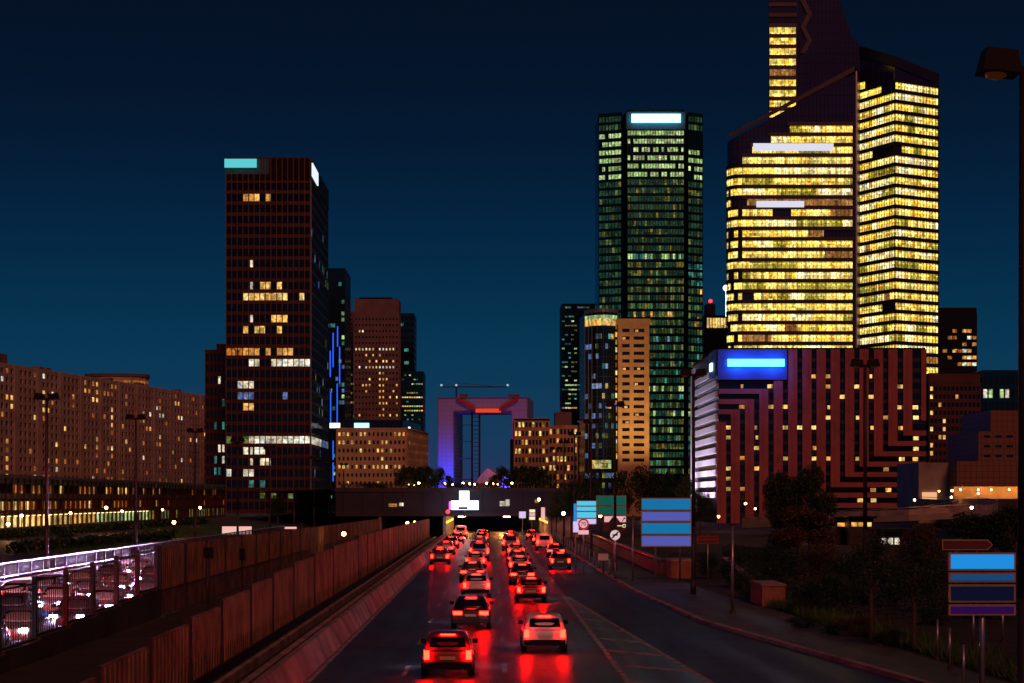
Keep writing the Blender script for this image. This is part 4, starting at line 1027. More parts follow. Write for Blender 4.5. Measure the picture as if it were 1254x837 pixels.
def tree(label, x, y, z, h, w, var, leafm='leaf', group=None, base=.35, n=2600, leaf=.16, name='tree', cat='tree', trunk_r=.16):
    t = thing(name, label, cat, group, (x, y, z))
    # crown of unit size 10 x 10, then scaled
    cm = crown_mesh(('c', var, leafm, n, leaf), n, 5, 5, 15, leaf * 10 / max(h * (1 - base), 1) if False else leaf * 2.0, 100 + var, leafm)
    c = put('crown', cm, t, (0, 0, h * (base + (1 - base) / 2))); c.scale = (w / 10, w / 10, h * (1 - base) / 10); c.rotation_euler = (0, 0, var * 1.3)
    k = put('trunk', trunk_mesh(('t', var), 10, trunk_r * 2.2, 2.2, 50 + var), t); k.scale = (w / 10 * 1.0, w / 10, h / 10)
    return t
rr = random.Random(77)
pl = [(492, 18), (503, 17), (514, 19), (525, 20), (536, 18), (549, 12), (606, 14), (617, 18), (628, 20), (640, 19), (652, 18), (664, 20)]
for k, (px, wpx) in enumerate(pl):
    Y = 512. + (k % 3) * 8; tree('round clipped dark tree on the plaza above the overpass', X(px, Y), Y, 7.3, 8.2 if wpx > 14 else 5.5, wpx * Y / F * 1.45, k % 4, group='clipped trees on the plaza', base=.15, n=1900, leaf=.2)
lab = ['tall', 'broad', 'narrow', 'ragged', 'low']
rt = [(700, 582, 40, 245, 'dark tree behind the row of small lit signs'), (722, 574, 44, 252, 'dark bushy tree left of the green road sign'), (760, 570, 46, 270, 'dark tree directly above the green road sign'), (790, 568, 50, 275, 'large dark tree above the big four panel blue sign'),
      (818, 574, 44, 268, 'dark tree between the big blue sign and lamp post'), (838, 580, 34, 240, 'olive lit tree beside the lamp post at the striped building'), (681, 596, 26, 262, 'small dark tree at the right end of the overpass'), (858, 598, 26, 300, 'small tree before the pale floodlit flank of the striped building')]
for k, (px, py, wpx, Y, l) in enumerate(rt):
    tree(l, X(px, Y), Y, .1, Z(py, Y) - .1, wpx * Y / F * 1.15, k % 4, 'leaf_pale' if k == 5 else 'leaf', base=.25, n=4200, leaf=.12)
for k, (px, py, wpx, Y, l) in enumerate([(385, 600, 44, 330, 'bushy dark tree left of the overpass, right of the bronze tower'), (420, 606, 36, 335, 'dark tree beside the left end of the overpass'), (340, 606, 34, 330, 'dark tree before the foot of the bronze tower'),
                                         (80, 652, 30, 190, 'low dark shrub tree on the side street at far left'), (452, 590, 30, 420, 'dark spreading tree left on the plaza before the beige block'), (466, 592, 20, 430, 'small dark tree right before the beige block')]):
    zb = 1.3 if Y < 400 else 7.3
    tree(l, X(px, Y), Y, zb, Z(py, Y) - zb, wpx * Y / F * 1.15, k % 4, base=.2, n=2600, leaf=.14)
big = [(955, 574, 52, 205, 'leaf', 'large round dark tree before the striped building, left of a pair'), (992, 568, 60, 200, 'leaf', 'largest dark tree before the striped building, right of a pair'), (978, 618, 90, 170, 'leaf_brown', 'low brownish tree catching street light below the large round trees'),
       (1190, 624, 90, 160, 'leaf', 'dark tree under the curved ramp at right'), (1236, 616, 60, 150, 'leaf', 'dark tree behind the direction sign at right edge'), (1130, 640, 60, 140, 'leaf_brown', 'brownish tree left of the arrow shaped sign')]
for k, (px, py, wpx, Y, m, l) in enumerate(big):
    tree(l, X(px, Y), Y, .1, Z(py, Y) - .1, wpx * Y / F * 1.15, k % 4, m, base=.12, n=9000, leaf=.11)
for k, (px, py, wpx, Y, l) in enumerate([(1067, 645, 76, 76, 'young tree with thin trunk in the planting, left of two'), (1119, 650, 80, 70, 'young tree with thin trunk in the planting, right of two')]):
    tree(l, X(px, Y), Y, .1, Z(py, Y) - .1, wpx * Y / F * 1.1, k + 1, 'leaf', base=.36, n=4200, leaf=.09, trunk_r=.09, name='young_tree')
# shrubs of the planting, one by one
sh = [(905, 660, 60, 118, 'leaf', 'dark shrub behind the lone grey post'), (960, 652, 80, 125, 'leaf', 'broad dark shrub above the second brick planter'), (1010, 655, 70, 115, 'leaf_brown', 'brown shrub left of the tall dark lamp post'), (1040, 672, 70, 100, 'leaf', 'dark shrub at the foot of the tall lamp post'),
      (1000, 690, 80, 92, 'leaf', 'wide dark shrub in the middle of the planting'), (1090, 676, 70, 98, 'leaf', 'dark shrub behind the two young trees'), (1150, 680, 60, 92, 'leaf', 'dark shrub left of the four panel sign at right'), (985, 752, 46, 82, 'leaf', 'low green shrub at the left tip of the planting'),
      (1020, 757, 44, 78, 'leaf_pale', 'pale green low shrub beside the pavement'), (1052, 752, 60, 77, 'leaf_brown', 'reddish brown shrub before the left young tree'), (1085, 765, 44, 72, 'leaf', 'low shrub between the two young trees'), (1215, 700, 90, 88, 'leaf', 'dark shrub mass behind the four panel sign'),
      (1140, 742, 50, 84, 'leaf', 'dark shrub behind the right young tree'), (925, 690, 50, 105, 'leaf', 'dark shrub between the two brick planters'), (870, 672, 40, 132, 'leaf', 'small shrub behind the first brick planter')]
for k, (px, py, wpx, Y, m, l) in enumerate(sh):
    h = Z(py, Y) - .1; w = wpx * Y / F * 1.25
    t = thing('shrub', l, 'shrub', None, (X(px, Y), Y, .1))
    c = put('foliage', crown_mesh(('s', k % 3, m), 5200, 5, 5, 13, .17, 300 + k % 3, m), t, (0, 0, h * .46)); c.scale = (w / 10, w / 10, h / 10); c.rotation_euler = (0, 0, k)
    b = MB()
    for q in range(5): b.tube((0, 0, -.05), (math.cos(q * 1.3) * w * .2, math.sin(q * 1.3) * w * .2, h * .5), .04, .015, 5)
    b.build('stems', M['bark'], t)
b = MB(); rr = random.Random(5)
for k in range(16000):
    y = rr.uniform(50, 100); edge = 16.95 - (y - 50) * .045; x = edge + .1 + abs(rr.gauss(0, .9)); h = rr.uniform(.15, .6) * (1.2 if rr.random() < .3 else .8)
    a = rr.uniform(0, 6.28); dx, dy = math.cos(a) * .025, math.sin(a) * .025; lx, ly = rr.gauss(0, .12), rr.gauss(0, .12)
    b.quad((x - dx, y - dy, .09), (x + dx, y + dy, .09), (x + lx, y + ly, .09 + h))
tag(b.build('grass', M['leaf_pale']), 'rough long grass edging the planting beside the pavement', 'grass', kind='stuff')
b = MB(); rr = random.Random(6)
for k in range(9000):
    y = rr.uniform(85, 190); x = rr.uniform(16.2, 16 + y * .28); h = rr.uniform(.1, .35); a = rr.uniform(0, 6.28); dx, dy = math.cos(a) * .14, math.sin(a) * .14
    b.quad((x - dx, y - dy, .1 + h), (x + dy, y - dx, .1 + h * .8), (x + dx, y + dy, .1 + h * 1.2), (x - dy, y + dx, .1 + h))
tag(b.build('ground_cover', M['leaf']), 'dark low ground cover between the shrubs', 'ground cover', kind='stuff')
def hedge(name, label, x0, x1, y, z, h, d=1.2):
    rr = random.Random(int(x1 * 10)); t = MB(); n = int((x1 - x0) * 80)
    for k in range(n):
        cluster(t, (rr.uniform(x0, x1), y + rr.uniform(0, d), z + h * rr.uniform(0, 1) ** .7), (.12, .12, .12), 1, .16, rr)
    o = t.build(name, M['leaf']); return tag(o, label, 'hedge')
hedge('hedge', 'low hedge along the edge of the overpass', -23, 13, 273.5, 7.3, .9)

# ---------------------------------------------------------------- street lamps
def lamp_post(label, x, y, zb, ztop, side, group, two=True):
    t = thing('street_lamp', label, 'street lamp', group, (x, y, zb)); h = ztop - zb
    b = MB(); b.tube((0, 0, 0), (0, 0, h * .3), .14, .125, 10); b.tube((0, 0, h * .3), (0, 0, h - .2), .124, .085, 10); b.tube((0, 0, 0), (0, 0, .9), .19, .17, 10); b.build('pole', M['pole'], t, True)
    for s in ((-1, 1) if two else (side,)):
        b = MB(); b.tube((0, 0, h - .3), (s * .3, 0, h - .14), .05); b.build('arm', M['pole'], t)
        b = MB(); b.hexa([(s * .12, -.3, h - .36), (s * .80, -.3, h - .30), (s * .80, .3, h - .30), (s * .12, .3, h - .36)][::s], [(s * .16, -.22, h + .05), (s * .70, -.2, h + .12), (s * .70, .2, h + .12), (s * .16, .22, h + .05)][::s]); hd = b.build('lamp_head', M['black'], t)
        b = MB(); b.ball((s * .5, 0, h - .33), .2, 10, 6, .45); b.build('lens', glow('dim_lens', (.5, .12, .02), .05) if 'dim_lens' not in bpy.data.materials else bpy.data.materials['dim_lens'], hd, True)
    return t
for k in range(9):
    Y = 116 + k * 29.0; lamp_post('tall unlit twin head street lamp behind the left parapet, %s in its row' % ORD[k], -28.5, Y, 1.3, 12.6, 1, 'street lamps along the left parapet')
rl = [(9.38, 32), (12.3, 111), (10.0, 148), (9.9, 182), (9.8, 216), (9.8, 248), (9.8, 280)]
for k, (x, y) in enumerate(rl):
    lamp_post('tall unlit twin head street lamp on the right pavement, %s in its row' % ORD[k], x, y, .13, 13.8, -1, 'street lamps along the right pavement')
lamp_post('tall unlit street lamp standing in the planting before the striped building', 20.95, 102, .1, 13.7, -1, None)
def small_post(label, x, y, h, r=.05, name='post', group=None, zb=.13):
    t = thing(name, label, 'post', group, (x, y, zb)); b = MB(); b.tube((0, 0, 0), (0, 0, h), r, r * .9, 10); b.build('shaft', M['steel'], t, True)
    b = MB(); b.ball((0, 0, h), r * 1.25, 8, 6, .6); b.build('cap', M['pole'], t); b = MB(); b.tube((0, 0, 0), (0, 0, .12), r * 2, r * 1.6, 10); b.build('foot', M['pole'], t); return t
small_post('lone grey post on the blue pavement beside the second brick planter', X(897, 92), 92, 4.5, .09)
small_post('slim grey post between the round sign and the big blue sign', X(775, 128), 128, 4.6, .07)
proto = small_post('slim bollard in the row along the right kerb', 8.95, 132, 1.25, .06, 'bollard', 'bollards along the right kerb')
for k in range(1, 22):
    c = copy_tree(proto); c.location = (8.95 - k * .022, 132 + k * 6.6, .13)
# small lit lamps
def lit_lamp(label, px, py, Y, zb, group=None, e=60, m='lamp_warm', r=.2, c=(1, .42, .12)):
    t = thing('lit_street_lamp', label, 'street lamp', group, (X(px, Y), Y, zb)); h = Z(py, Y) - zb
    b = MB(); b.tube((0, 0, 0), (0, 0, h), .05, .04); b.build('pole', M['black'], t)
    b = MB(); b.ball((0, 0, h), r); b.build('globe', M[m], t, True)
    b = MB(); b.tube((0, 0, h + r * .8), (0, 0, h + r * 1.2), r * 1.1, .05); b.build('cap', M['pole'], t)
    if e:
        l = bpy.data.lights.new('lamp_light', 'POINT'); l.energy = e * .6; l.color = c; l.shadow_soft_size = r * 1.3; put('lamp_light', l, t, (0, -.9, h + .1))
for k, px in enumerate((513, 545, 554, 567, 575, 581, 596, 604, 609, 627)):
    lit_lamp('small lit globe lamp on the plaza, number %d from left' % (k + 1) if False else 'small lit globe lamp on the plaza, %s from the left end of its row' % (['first'] + ORD[1:])[k], px, 592 + (k % 3) * .7, 497., 7.3, 'globe lamps on the plaza', 60, r=.30)
for (px, py, Y, zb, l, e) in [(1190, 622, 250, .1, 'lit lamp beside the bend of the curved ramp', 120), (1166, 601, 320, 1, 'lit lamp before the pale wall right of the striped building', 120), (913, 617, 330, .1, 'small lit lamp at the foot of the striped building', 120), (1003, 631, 235, .1, 'lit lamp behind the round trees', 160),
                            (421, 654, 180, .0, 'lit lamp between the two noise walls, nearer one', 60), (499, 641, 240, 0, 'lit lamp between the two noise walls, farther one', 60), (508, 640, 258, 0, 'low lit lamp near the overpass, left of the avenue', 40),
                            (245, 622, 300, 1.3, 'lit lamp before the right end of the low office', 200), (213, 640, 215, 1.3, 'low white lit lamp on the side street', 60), (10, 642, 200, 1.3, 'lit orange lamp at the far left of the side street', 120), (130, 622, 240, 1.3, 'orange lamp before the lit ground floor of the low office', 160),
                            (690, 629, 225, .13, 'lit lamp between the small signs at the right kerb', 40), (660, 612, 262, .13, 'lit lamp near the right end of the overpass', 40), (735, 632, 230, .1, 'lit lamp behind the green road sign', 120), (840, 636, 250, .1, 'lit lamp behind the big blue road sign', 160), (880, 633, 320, .1, 'white lit lamp at the floodlit flank', 160),
                            (610, 620, 300, 7.3 if False else .1, 'lamp under the overpass', 0)][:-1]:
    lit_lamp(l, px, py, float(Y), zb, None, e, r=.22)
for k, px in enumerate((420, 426, 432, 438, 500, 507)):
    lit_lamp('lamp in the bright yellow string at the beige block, %s from the left' % (['first'] + ORD[1:])[k], px, 602 - (k > 3) * 8, 520., 7.3, 'lamps before the beige block', 30, r=.28, c=(1, .8, .15))

# ---------------------------------------------------------------- signs
def panel_sign(name, label, px0, px1, rows, Y, zb, posts, thick=.1, rim='sign_rim', lit_=0.0, postr=.07):
    """rows: (py top, py bottom, material); each board has a rim and a face of its own"""
    t = thing(name, label, 'road sign'); 
    for (a, c, m) in rows:
        x0, x1, z1, z0 = X(px0, Y), X(px1, Y), Z(a, Y), Z(c, Y); r = .035 * (x1 - x0) / 2 + .02
        b = MB(); b.box(x0, x1, Y, Y + thick, z0, z1); pb = b.build('board', M[rim], t)
        b = MB(); b.box(x0 + r, x1 - r, Y - .015, Y - .002, z0 + r, z1 - r); b.build('face', M[m], pb)
    zt = Z(rows[0][0], Y) - .1
    for px in posts:
        b = MB(); b.tube((X(px, Y), Y + thick + .08, zb), (X(px, Y), Y + thick + .08, zt), postr); b.build('post', M['steel'], t, True)
    b = MB(); b.box(X(px0, Y) + .15, X(px1, Y) - .15, Y + thick + .003, Y + thick + .05, Z(rows[-1][1], Y) + .1, Z(rows[-1][1], Y) + .18); b.build('crossbar', M['steel'], t)
    return t
def glow_face(name, c, s): M[name] = glow(name, c, s, base=tuple(min(.6, q) for q in c), sample=True)  # sign sheeting given emission in place of headlight shine
glow_face('f_teal', (.005, .15, .36), 1.0); glow_face('f_violet', (.07, .09, .40), 1.0); glow_face('f_green', (.005, .12, .09), .6); glow_face('f_sky', (.06, .55, .80), 1.0)
glow_face('f_navy', (.001, .004, .018), .9); glow_face('f_plum', (.018, .002, .06), .9); glow_face('f_bright', (.01, .25, .70), 1.0); glow_face('f_deep', (.004, .055, .17), 1.0); glow_face('f_lav', (.55, .50, .85), 1.0); glow_face('f_pink', (.80, .42, .45), .9); glow_face('f_yellow', (.85, .85, .50), 1.0)
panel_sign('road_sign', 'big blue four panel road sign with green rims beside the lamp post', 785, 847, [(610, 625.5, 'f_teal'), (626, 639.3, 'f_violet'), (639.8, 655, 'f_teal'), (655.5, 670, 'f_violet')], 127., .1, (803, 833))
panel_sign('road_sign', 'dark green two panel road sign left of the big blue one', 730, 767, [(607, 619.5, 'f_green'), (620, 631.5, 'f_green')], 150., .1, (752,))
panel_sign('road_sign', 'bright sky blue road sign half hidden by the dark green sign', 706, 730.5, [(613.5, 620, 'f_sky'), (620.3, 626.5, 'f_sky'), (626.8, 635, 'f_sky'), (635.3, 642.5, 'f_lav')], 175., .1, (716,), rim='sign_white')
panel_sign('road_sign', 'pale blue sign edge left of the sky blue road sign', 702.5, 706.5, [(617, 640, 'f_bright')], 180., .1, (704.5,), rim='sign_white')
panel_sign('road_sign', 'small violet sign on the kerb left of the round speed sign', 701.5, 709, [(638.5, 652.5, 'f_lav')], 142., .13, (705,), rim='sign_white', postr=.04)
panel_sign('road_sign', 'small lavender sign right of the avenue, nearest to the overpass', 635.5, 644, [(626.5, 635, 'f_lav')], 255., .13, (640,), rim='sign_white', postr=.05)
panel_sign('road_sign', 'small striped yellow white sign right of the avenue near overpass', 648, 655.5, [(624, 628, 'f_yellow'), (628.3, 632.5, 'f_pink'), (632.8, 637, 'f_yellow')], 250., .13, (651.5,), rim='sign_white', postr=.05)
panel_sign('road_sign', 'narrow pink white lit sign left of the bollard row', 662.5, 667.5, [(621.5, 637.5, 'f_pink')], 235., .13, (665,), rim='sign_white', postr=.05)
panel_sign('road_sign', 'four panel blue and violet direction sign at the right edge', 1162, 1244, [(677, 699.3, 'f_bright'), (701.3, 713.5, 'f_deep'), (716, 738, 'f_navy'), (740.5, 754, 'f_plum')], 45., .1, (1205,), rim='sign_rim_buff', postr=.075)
def chevron_panel():
    Y = 149.; t = thing('arrow_sign', 'pink white and brown arrow panel hanging under the dark green sign', 'road sign')
    b = MB(); b.box(X(739.5, Y), X(767, Y), Y, Y + .08, Z(640, Y), Z(632, Y)); b.build('board', M['sign_brown'], t)
    q = lambda px, py, d=.02: (X(px, Y), Y - d, Z(py, Y))
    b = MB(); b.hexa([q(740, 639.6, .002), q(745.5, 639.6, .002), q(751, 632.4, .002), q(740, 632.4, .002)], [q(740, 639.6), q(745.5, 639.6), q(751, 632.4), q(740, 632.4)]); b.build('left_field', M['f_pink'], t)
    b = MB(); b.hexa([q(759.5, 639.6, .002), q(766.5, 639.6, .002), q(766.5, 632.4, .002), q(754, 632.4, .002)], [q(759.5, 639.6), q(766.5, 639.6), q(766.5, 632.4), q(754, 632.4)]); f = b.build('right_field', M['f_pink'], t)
    b = MB(); b.hexa([q(761.5, 638.4, .022), q(762.3, 638.9, .022), q(765, 635.2, .022), q(764.2, 634.7, .022)], [q(761.5, 638.4, .03), q(762.3, 638.9, .03), q(765, 635.2, .03), q(764.2, 634.7, .03)])
    b.hexa([q(763, 634.2, .022), q(765.4, 636.4, .022), q(765.8, 633.8, .022)], [q(763, 634.2, .03), q(765.4, 636.4, .03), q(765.8, 633.8, .03)]); b.build('arrow', M['black'], f)
    b = MB(); b.box(X(739.5, Y), X(767, Y), Y, Y + .08, Z(651, Y), Z(640.3, Y)); b.build('lower_board', M['sign_brown'], t)
    b = MB(); b.box(X(756, Y), X(762.5, Y), Y - .02, Y - .003, Z(644.6, Y), Z(643.8, Y))
    for (a, c, e, f2) in ((762.5, 766, 642.2, 642.9), (762.5, 766, 645.6, 646.3), (762.5, 763.2, 642.95, 645.55), (765.3, 766, 642.95, 645.55)): b.box(X(a, Y), X(c, Y), Y - .02, Y - .003, Z(f2, Y), Z(e, Y))
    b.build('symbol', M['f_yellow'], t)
chevron_panel()
def disc(b, x, y, z, r, d0, d1, n=28, r0=0):
    if r0 == 0:
        return b.hexa([(x + r * math.cos(6.2832 * i / n), y - d0, z + r * math.sin(6.2832 * i / n)) for i in range(n)], [(x + r * math.cos(6.2832 * i / n), y - d1, z + r * math.sin(6.2832 * i / n)) for i in range(n)])
    for i in range(n):
        a, c = 6.2832 * i / n, 6.2832 * (i + 1) / n; P = lambda q, rr_, d: (x + rr_ * math.cos(q), y - d, z + rr_ * math.sin(q))
        b.hexa([P(a, r0, d0), P(c, r0, d0), P(c, r, d0), P(a, r, d0)], [P(a, r0, d1), P(c, r0, d1), P(c, r, d1), P(a, r, d1)])
def text_mesh(s, size, name, m, parent, loc):
    cu = bpy.data.curves.new('t', 'FONT'); cu.body = s; cu.size = size; cu.extrude = .004; cu.align_x = 'CENTER'; cu.align_y = 'CENTER'; cu.offset = .006 * size
    o = bpy.data.objects.new('t', cu); COL.objects.link(o); bpy.context.view_layer.update()
    me = bpy.data.meshes.new_from_object(o.evaluated_get(bpy.context.evaluated_depsgraph_get())); bpy.data.objects.remove(o); me.materials.clear(); me.materials.append(m)
    k = put(name, me, parent, loc); k.rotation_euler = (R(90), 0, 0); return k
def speed_sign():
    Y = 139.; t = thing('speed_limit_sign', 'round red ringed 70 speed limit sign with white plate below', 'road sign'); x, z, r = X(714.5, Y), Z(642, Y), .42
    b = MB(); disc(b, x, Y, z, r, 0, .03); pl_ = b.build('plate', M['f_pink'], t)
    b = MB(); disc(b, x, Y, z, r - .005, .032, .042, r0=r * .72); b.build('red_ring', glow('glowing_red_ring', (.45, .01, .02), .8), pl_)  # ring glows like the faces, headlight shine put into emission
    text_mesh('70', .42, 'digits', M['black'], pl_, (x, Y - .04, z))
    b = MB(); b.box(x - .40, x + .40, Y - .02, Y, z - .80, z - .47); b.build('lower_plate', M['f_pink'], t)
    b = MB(); b.tube((x, Y + .06, .13), (x, Y + .06, z + .3), .045); b.build('post', M['steel'], t, True)
speed_sign()
def end_sign():
    Y = 146.; t = thing('round_sign', 'round white sign with black diagonal bar on thick grey post', 'road sign'); x, z, r = X(753.3, Y), Z(655.5, Y), .40
    glow_face('f_white', (.72, .60, .62), .8)
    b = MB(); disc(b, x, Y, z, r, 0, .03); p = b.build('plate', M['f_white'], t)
    b = MB(); d = Vector((.7, 0, .7)); q = Vector((-.7, 0, .7)) * .06; c = Vector((x, Y - .04, z))
    b.hexa([c - d * r * .95 - q, c + d * r * .95 - q, c + d * r * .95 + q, c - d * r * .95 + q], [w + Vector((0, -.008, 0)) for w in (c - d * r * .95 - q, c + d * r * .95 - q, c + d * r * .95 + q, c - d * r * .95 + q)]); b.build('diagonal_bar', M['black'], p)
    b = MB(); b.box(x - .22, x + .22, Y - .041, Y - .032, z - .05, z + .07); b.build('dark_symbol', M['pole'], p)
    b = MB(); b.tube((x, Y + .12, .13), (x, Y + .12, z + .3), .11); b.build('post', M['steel'], t, True)
end_sign()
def brown_sign():
    Y = 118.; t = thing('direction_sign', 'small brown two line direction sign on thin post behind the lamp post', 'road sign')
    for (a, c) in ((656.5, 660.8), (661.2, 666)):
        b = MB(); b.box(X(853.5, Y), X(880, Y), Y, Y + .05, Z(c, Y), Z(a, Y)); p = b.build('board', M['sign_red'], t)
        b = MB(); b.box(X(853.5, Y) + .05, X(880, Y) - .05, Y - .01, Y - .002, Z(c, Y) + .04, Z(a, Y) - .04); b.build('face', M['sign_brown'], p)
    b = MB(); b.tube((X(867, Y), Y + .09, .1), (X(867, Y), Y + .09, Z(655, Y)), .04); b.build('post', M['steel'], t, True)
brown_sign()
def arrow_board():
    Y = 45.2; t = thing('direction_sign', 'dark brown arrow shaped board pointing right above the four panel sign', 'road sign')
    o = [(1154, 661), (1210, 661), (1216, 667.5), (1210, 674), (1154, 674)]; f = lambda p, s: (X(1184 + (p[0] - 1184) * s, Y), Z(667.5 + (p[1] - 667.5) * (s if s == 1 else .78), Y))
    b = MB(); b.slab([f(p, 1) for p in o], Y, Y + .06); p = b.build('board', M['sign_rim_buff'], t)
    b = MB(); b.slab([f(p_, .955) for p_ in o], Y - .012, Y - .002); b.build('face', M['sign_brown'], p)
    for px in (1172, 1198): b = MB(); b.tube((X(px, Y), Y + .09, Z(690, Y)), (X(px, Y), Y + .09, Z(662, Y)), .025); b.build('bracket', M['steel'], t)
arrow_board()
def cabinet(name, label, px0, px1, py0, py1, Y, m, zb, cat='cabinet', d=.4, post=True):
    t = thing(name, label, cat); b = MB(); b.box(X(px0, Y), X(px1, Y), Y, Y + d, Z(py1, Y), Z(py0, Y)); b.build('housing', M[m], t)
    b = MB(); b.box(X(px0, Y) + .04, X(px1, Y) - .04, Y - .02, Y - .002, Z(py1, Y) + .06, Z(py0, Y) - .06); b.build('door', M[m], t)
    b = MB(); x = (X(px0, Y) + X(px1, Y)) / 2; b.tube((x, Y + d / 2, zb), (x, Y + d / 2, Z(py1, Y)), .06); b.build('post', M['pole'], t)
cabinet('cabinet', 'small pale cabinet low on the right pavement', 733, 745, 678.5, 686.5, 140., 'white', .13, d=.3)
cabinet('traffic_camera', 'black camera box on a mast between the noise walls, larger one', 249, 260, 671, 684, 84., 'black', 0, 'camera')
cabinet('traffic_camera', 'black camera box on a mast between the noise walls, smaller one', 293, 299, 672, 686, 101., 'black', 0, 'camera')
# brick planters and low walls beyond the pavement
def planter(label, x0, x1, y0, y1, h):
    t = thing('planter', label, 'planter'); b = MB(); b.box(x0, x1, y0, y1, .0, h); b.build('wall', M['brick'], t)
    b = MB(); b.box(x0 - .06, x1 + .06, y0 - .06, y1 + .06, h + .002, h + .12); b.build('coping', M['barrier'], t)
planter('reddish brick planter at the end of the low wall, under the big blue sign', 13.1, 14.8, 133, 137, 1.35)
planter('reddish brick planter nearer the camera, right of the lone grey post', 14.65, 15.9, 98.5, 103, 1.2)
t = thing('low_wall', 'low wall with violet rail running back from the first brick planter', 'wall'); b = MB(); b.box(12.75, 13.08, 137.1, 262, 0, 1.05); b.build('wall', M['brick'], t)
b = MB(); b.box(12.7, 13.1, 137.1, 262, 1.25, 1.38)
for k in range(42): b.box(12.86, 12.94, 138 + k * 3, 138.1 + k * 3, 1.05, 1.25)
b.build('rail', M['sign_plum'], t)
t = thing('low_wall', 'low brick wall running back from the second brick planter', 'wall'); b = MB()
b.hexa([(15.0, 103.1, 0), (15.35, 103.1, 0), (19.4, 150, 0), (19.0, 150, 0)], [(15.0, 103.1, 1.0), (15.35, 103.1, 1.0), (19.4, 150, 1.0), (19.0, 150, 1.0)]); b.build('wall', M['brick'], t)
b = MB(); b.hexa([(14.95, 103.1, 1.003), (15.40, 103.1, 1.003), (19.45, 150, 1.003), (18.95, 150, 1.003)], [(14.95, 103.1, 1.1), (15.40, 103.1, 1.1), (19.45, 150, 1.1), (18.95, 150, 1.1)]); b.build('coping', M['barrier'], t)
# footpath and crossing, lower right
b = MB(); b.quad((17.8, 30, .115), (30, 30, .115), (30, 66, .115), (25, 70, .115), (20, 69, .115), (18.6, 60, .115)); struct('footpath', b, M['paving'])
b = MB(); pp = [(18.6, 55), (18.7, 60), (20.2, 69), (25, 70.2), (31, 66)]
for (p, q) in zip(pp, pp[1:]): b.hexa([(p[0], p[1], 0), (p[0] + .05, p[1] + .28, 0), (q[0] + .05, q[1] + .28, 0), (q[0], q[1], 0)][::-1], [(p[0], p[1], .26), (p[0] + .05, p[1] + .28, .26), (q[0] + .05, q[1] + .28, .26), (q[0], q[1], .26)][::-1])
struct('footpath_kerb', b, M['barrier'])
b = MB()
for k in range(4): b.quad((19.6 + k * 1.5, 55, .119), (20.3 + k * 1.5, 55, .119), (20.6 + k * 1.6, 62, .119), (19.9 + k * 1.6, 62, .119))
struct('crossing_marking', b, M['paint'])
for k, (px, Y) in enumerate(((1180, 55), (1163, 62), (1148, 66), (1192, 72), (1228, 74))):
    small_post('slim dark post beside the footpath at lower right, %s from left' % ['third', 'second', 'first', 'fourth', 'fifth'][k], X(px, Y), Y, 1.5, .05, 'bollard', 'bollards by the footpath', .1)
# curved ramp at right
def ramp():
    t = thing('ramp_bridge', 'curved concrete ramp with lit edge bending before the striped building', 'bridge')
    P = [(X(925, 285), 285, 2.2), (X(1000, 275), 275, 2.7), (X(1060, 268), 268, 3.2), (X(1120, 262), 262, 3.6), (X(1165, 262), 262, 4.0), (X(1190, 270), 270, 4.3), (X(1198, 285), 285, 4.6), (X(1185, 305), 305, 4.9), (X(1150, 322), 322, 5.1), (X(1138, 335), 335, 5.2)]
    d = MB(); e = MB(); r = MB(); pv = None; n = len(P); C = []
    for i in range(n):
        a = Vector(P[max(0, i - 1)]); c = Vector(P[min(n - 1, i + 1)]); q = (c - a); q.z = 0; q.normalize(); s = Vector((q.y, -q.x, 0)); C.append((Vector(P[i]) + s * 3, Vector(P[i]) - s * 3))
    up = Vector((0, 0, 1))
    for (a, c), (a2, c2) in zip(C, C[1:]):
        d.hexa([a - up * .9, c - up * .9, c2 - up * .9, a2 - up * .9], [a, c, c2, a2])
        for p, p2 in ((a, a2), (c, c2)):
            o = Vector((0, .25, 0)); e.hexa([p, p2, p2 + o, p + o], [p + up * .75, p2 + up * .75, p2 + o + up * .75, p + o + up * .75]); r.tube(p + up * 1.05, p2 + up * 1.05, .05)
    d.build('deck', M['concrete'], t); e.build('parapet', M['barrier'], t); r.build('handrail', M['steel'], t)
    b = MB()
    for i in (1, 3, 5, 7): b = MB(); b.tube((P[i][0], P[i][1], 0), (P[i][0], P[i][1], P[i][2] - .91), .5); b.build('pier', M['concrete'], t)
    for i in (0, 1, 2, 3, 4, 6, 8):
        l = bpy.data.lights.new('deck_light', 'POINT'); l.energy = 60; l.color = (1, .40, .12); l.shadow_soft_size = .2; put('deck_light', l, t, (P[i][0], P[i][1], P[i][2] + 1.7))
        b = MB(); b.ball((P[i][0], P[i][1], P[i][2] + 2.1), .16); b.build('deck_lamp', M['lamp_warm'], t); b = MB(); b.tube((P[i][0], P[i][1], P[i][2]), (P[i][0], P[i][1], P[i][2] + 1.93), .04); b.build('lamp_post', M['black'], t)
ramp()
def kiosk(name, label, px0, px1, py0, py1, Y, m, zb, roof=True, nwin=3):
    t = thing(name, label, 'kiosk'); x0, x1, z0, z1 = X(px0, Y), X(px1, Y), Z(py1, Y), Z(py0, Y)
    b = MB(); b.box(x0 - .2, x1 + .2, Y + .05, Y + 3, zb, z1 + .5); b.build('wall', M['pole'], t)
    b = MB(); b.box(x0 - .5, x1 + .5, Y - .6, Y + 3.3, z1 + .51, z1 + .75); b.build('roof', M['black'], t)
    for i in range(nwin): b = MB(); w = (x1 - x0) / nwin; b.box(x0 + i * w + .08, x0 + (i + 1) * w - .08, Y - .02, Y + .045, z0, z1); b.build('lit_window', M[m], t)
kiosk('kiosk', 'low kiosk with yellow lit windows under the curved ramp', 1042, 1068, 640, 645, 225., 'w_gold', .1)
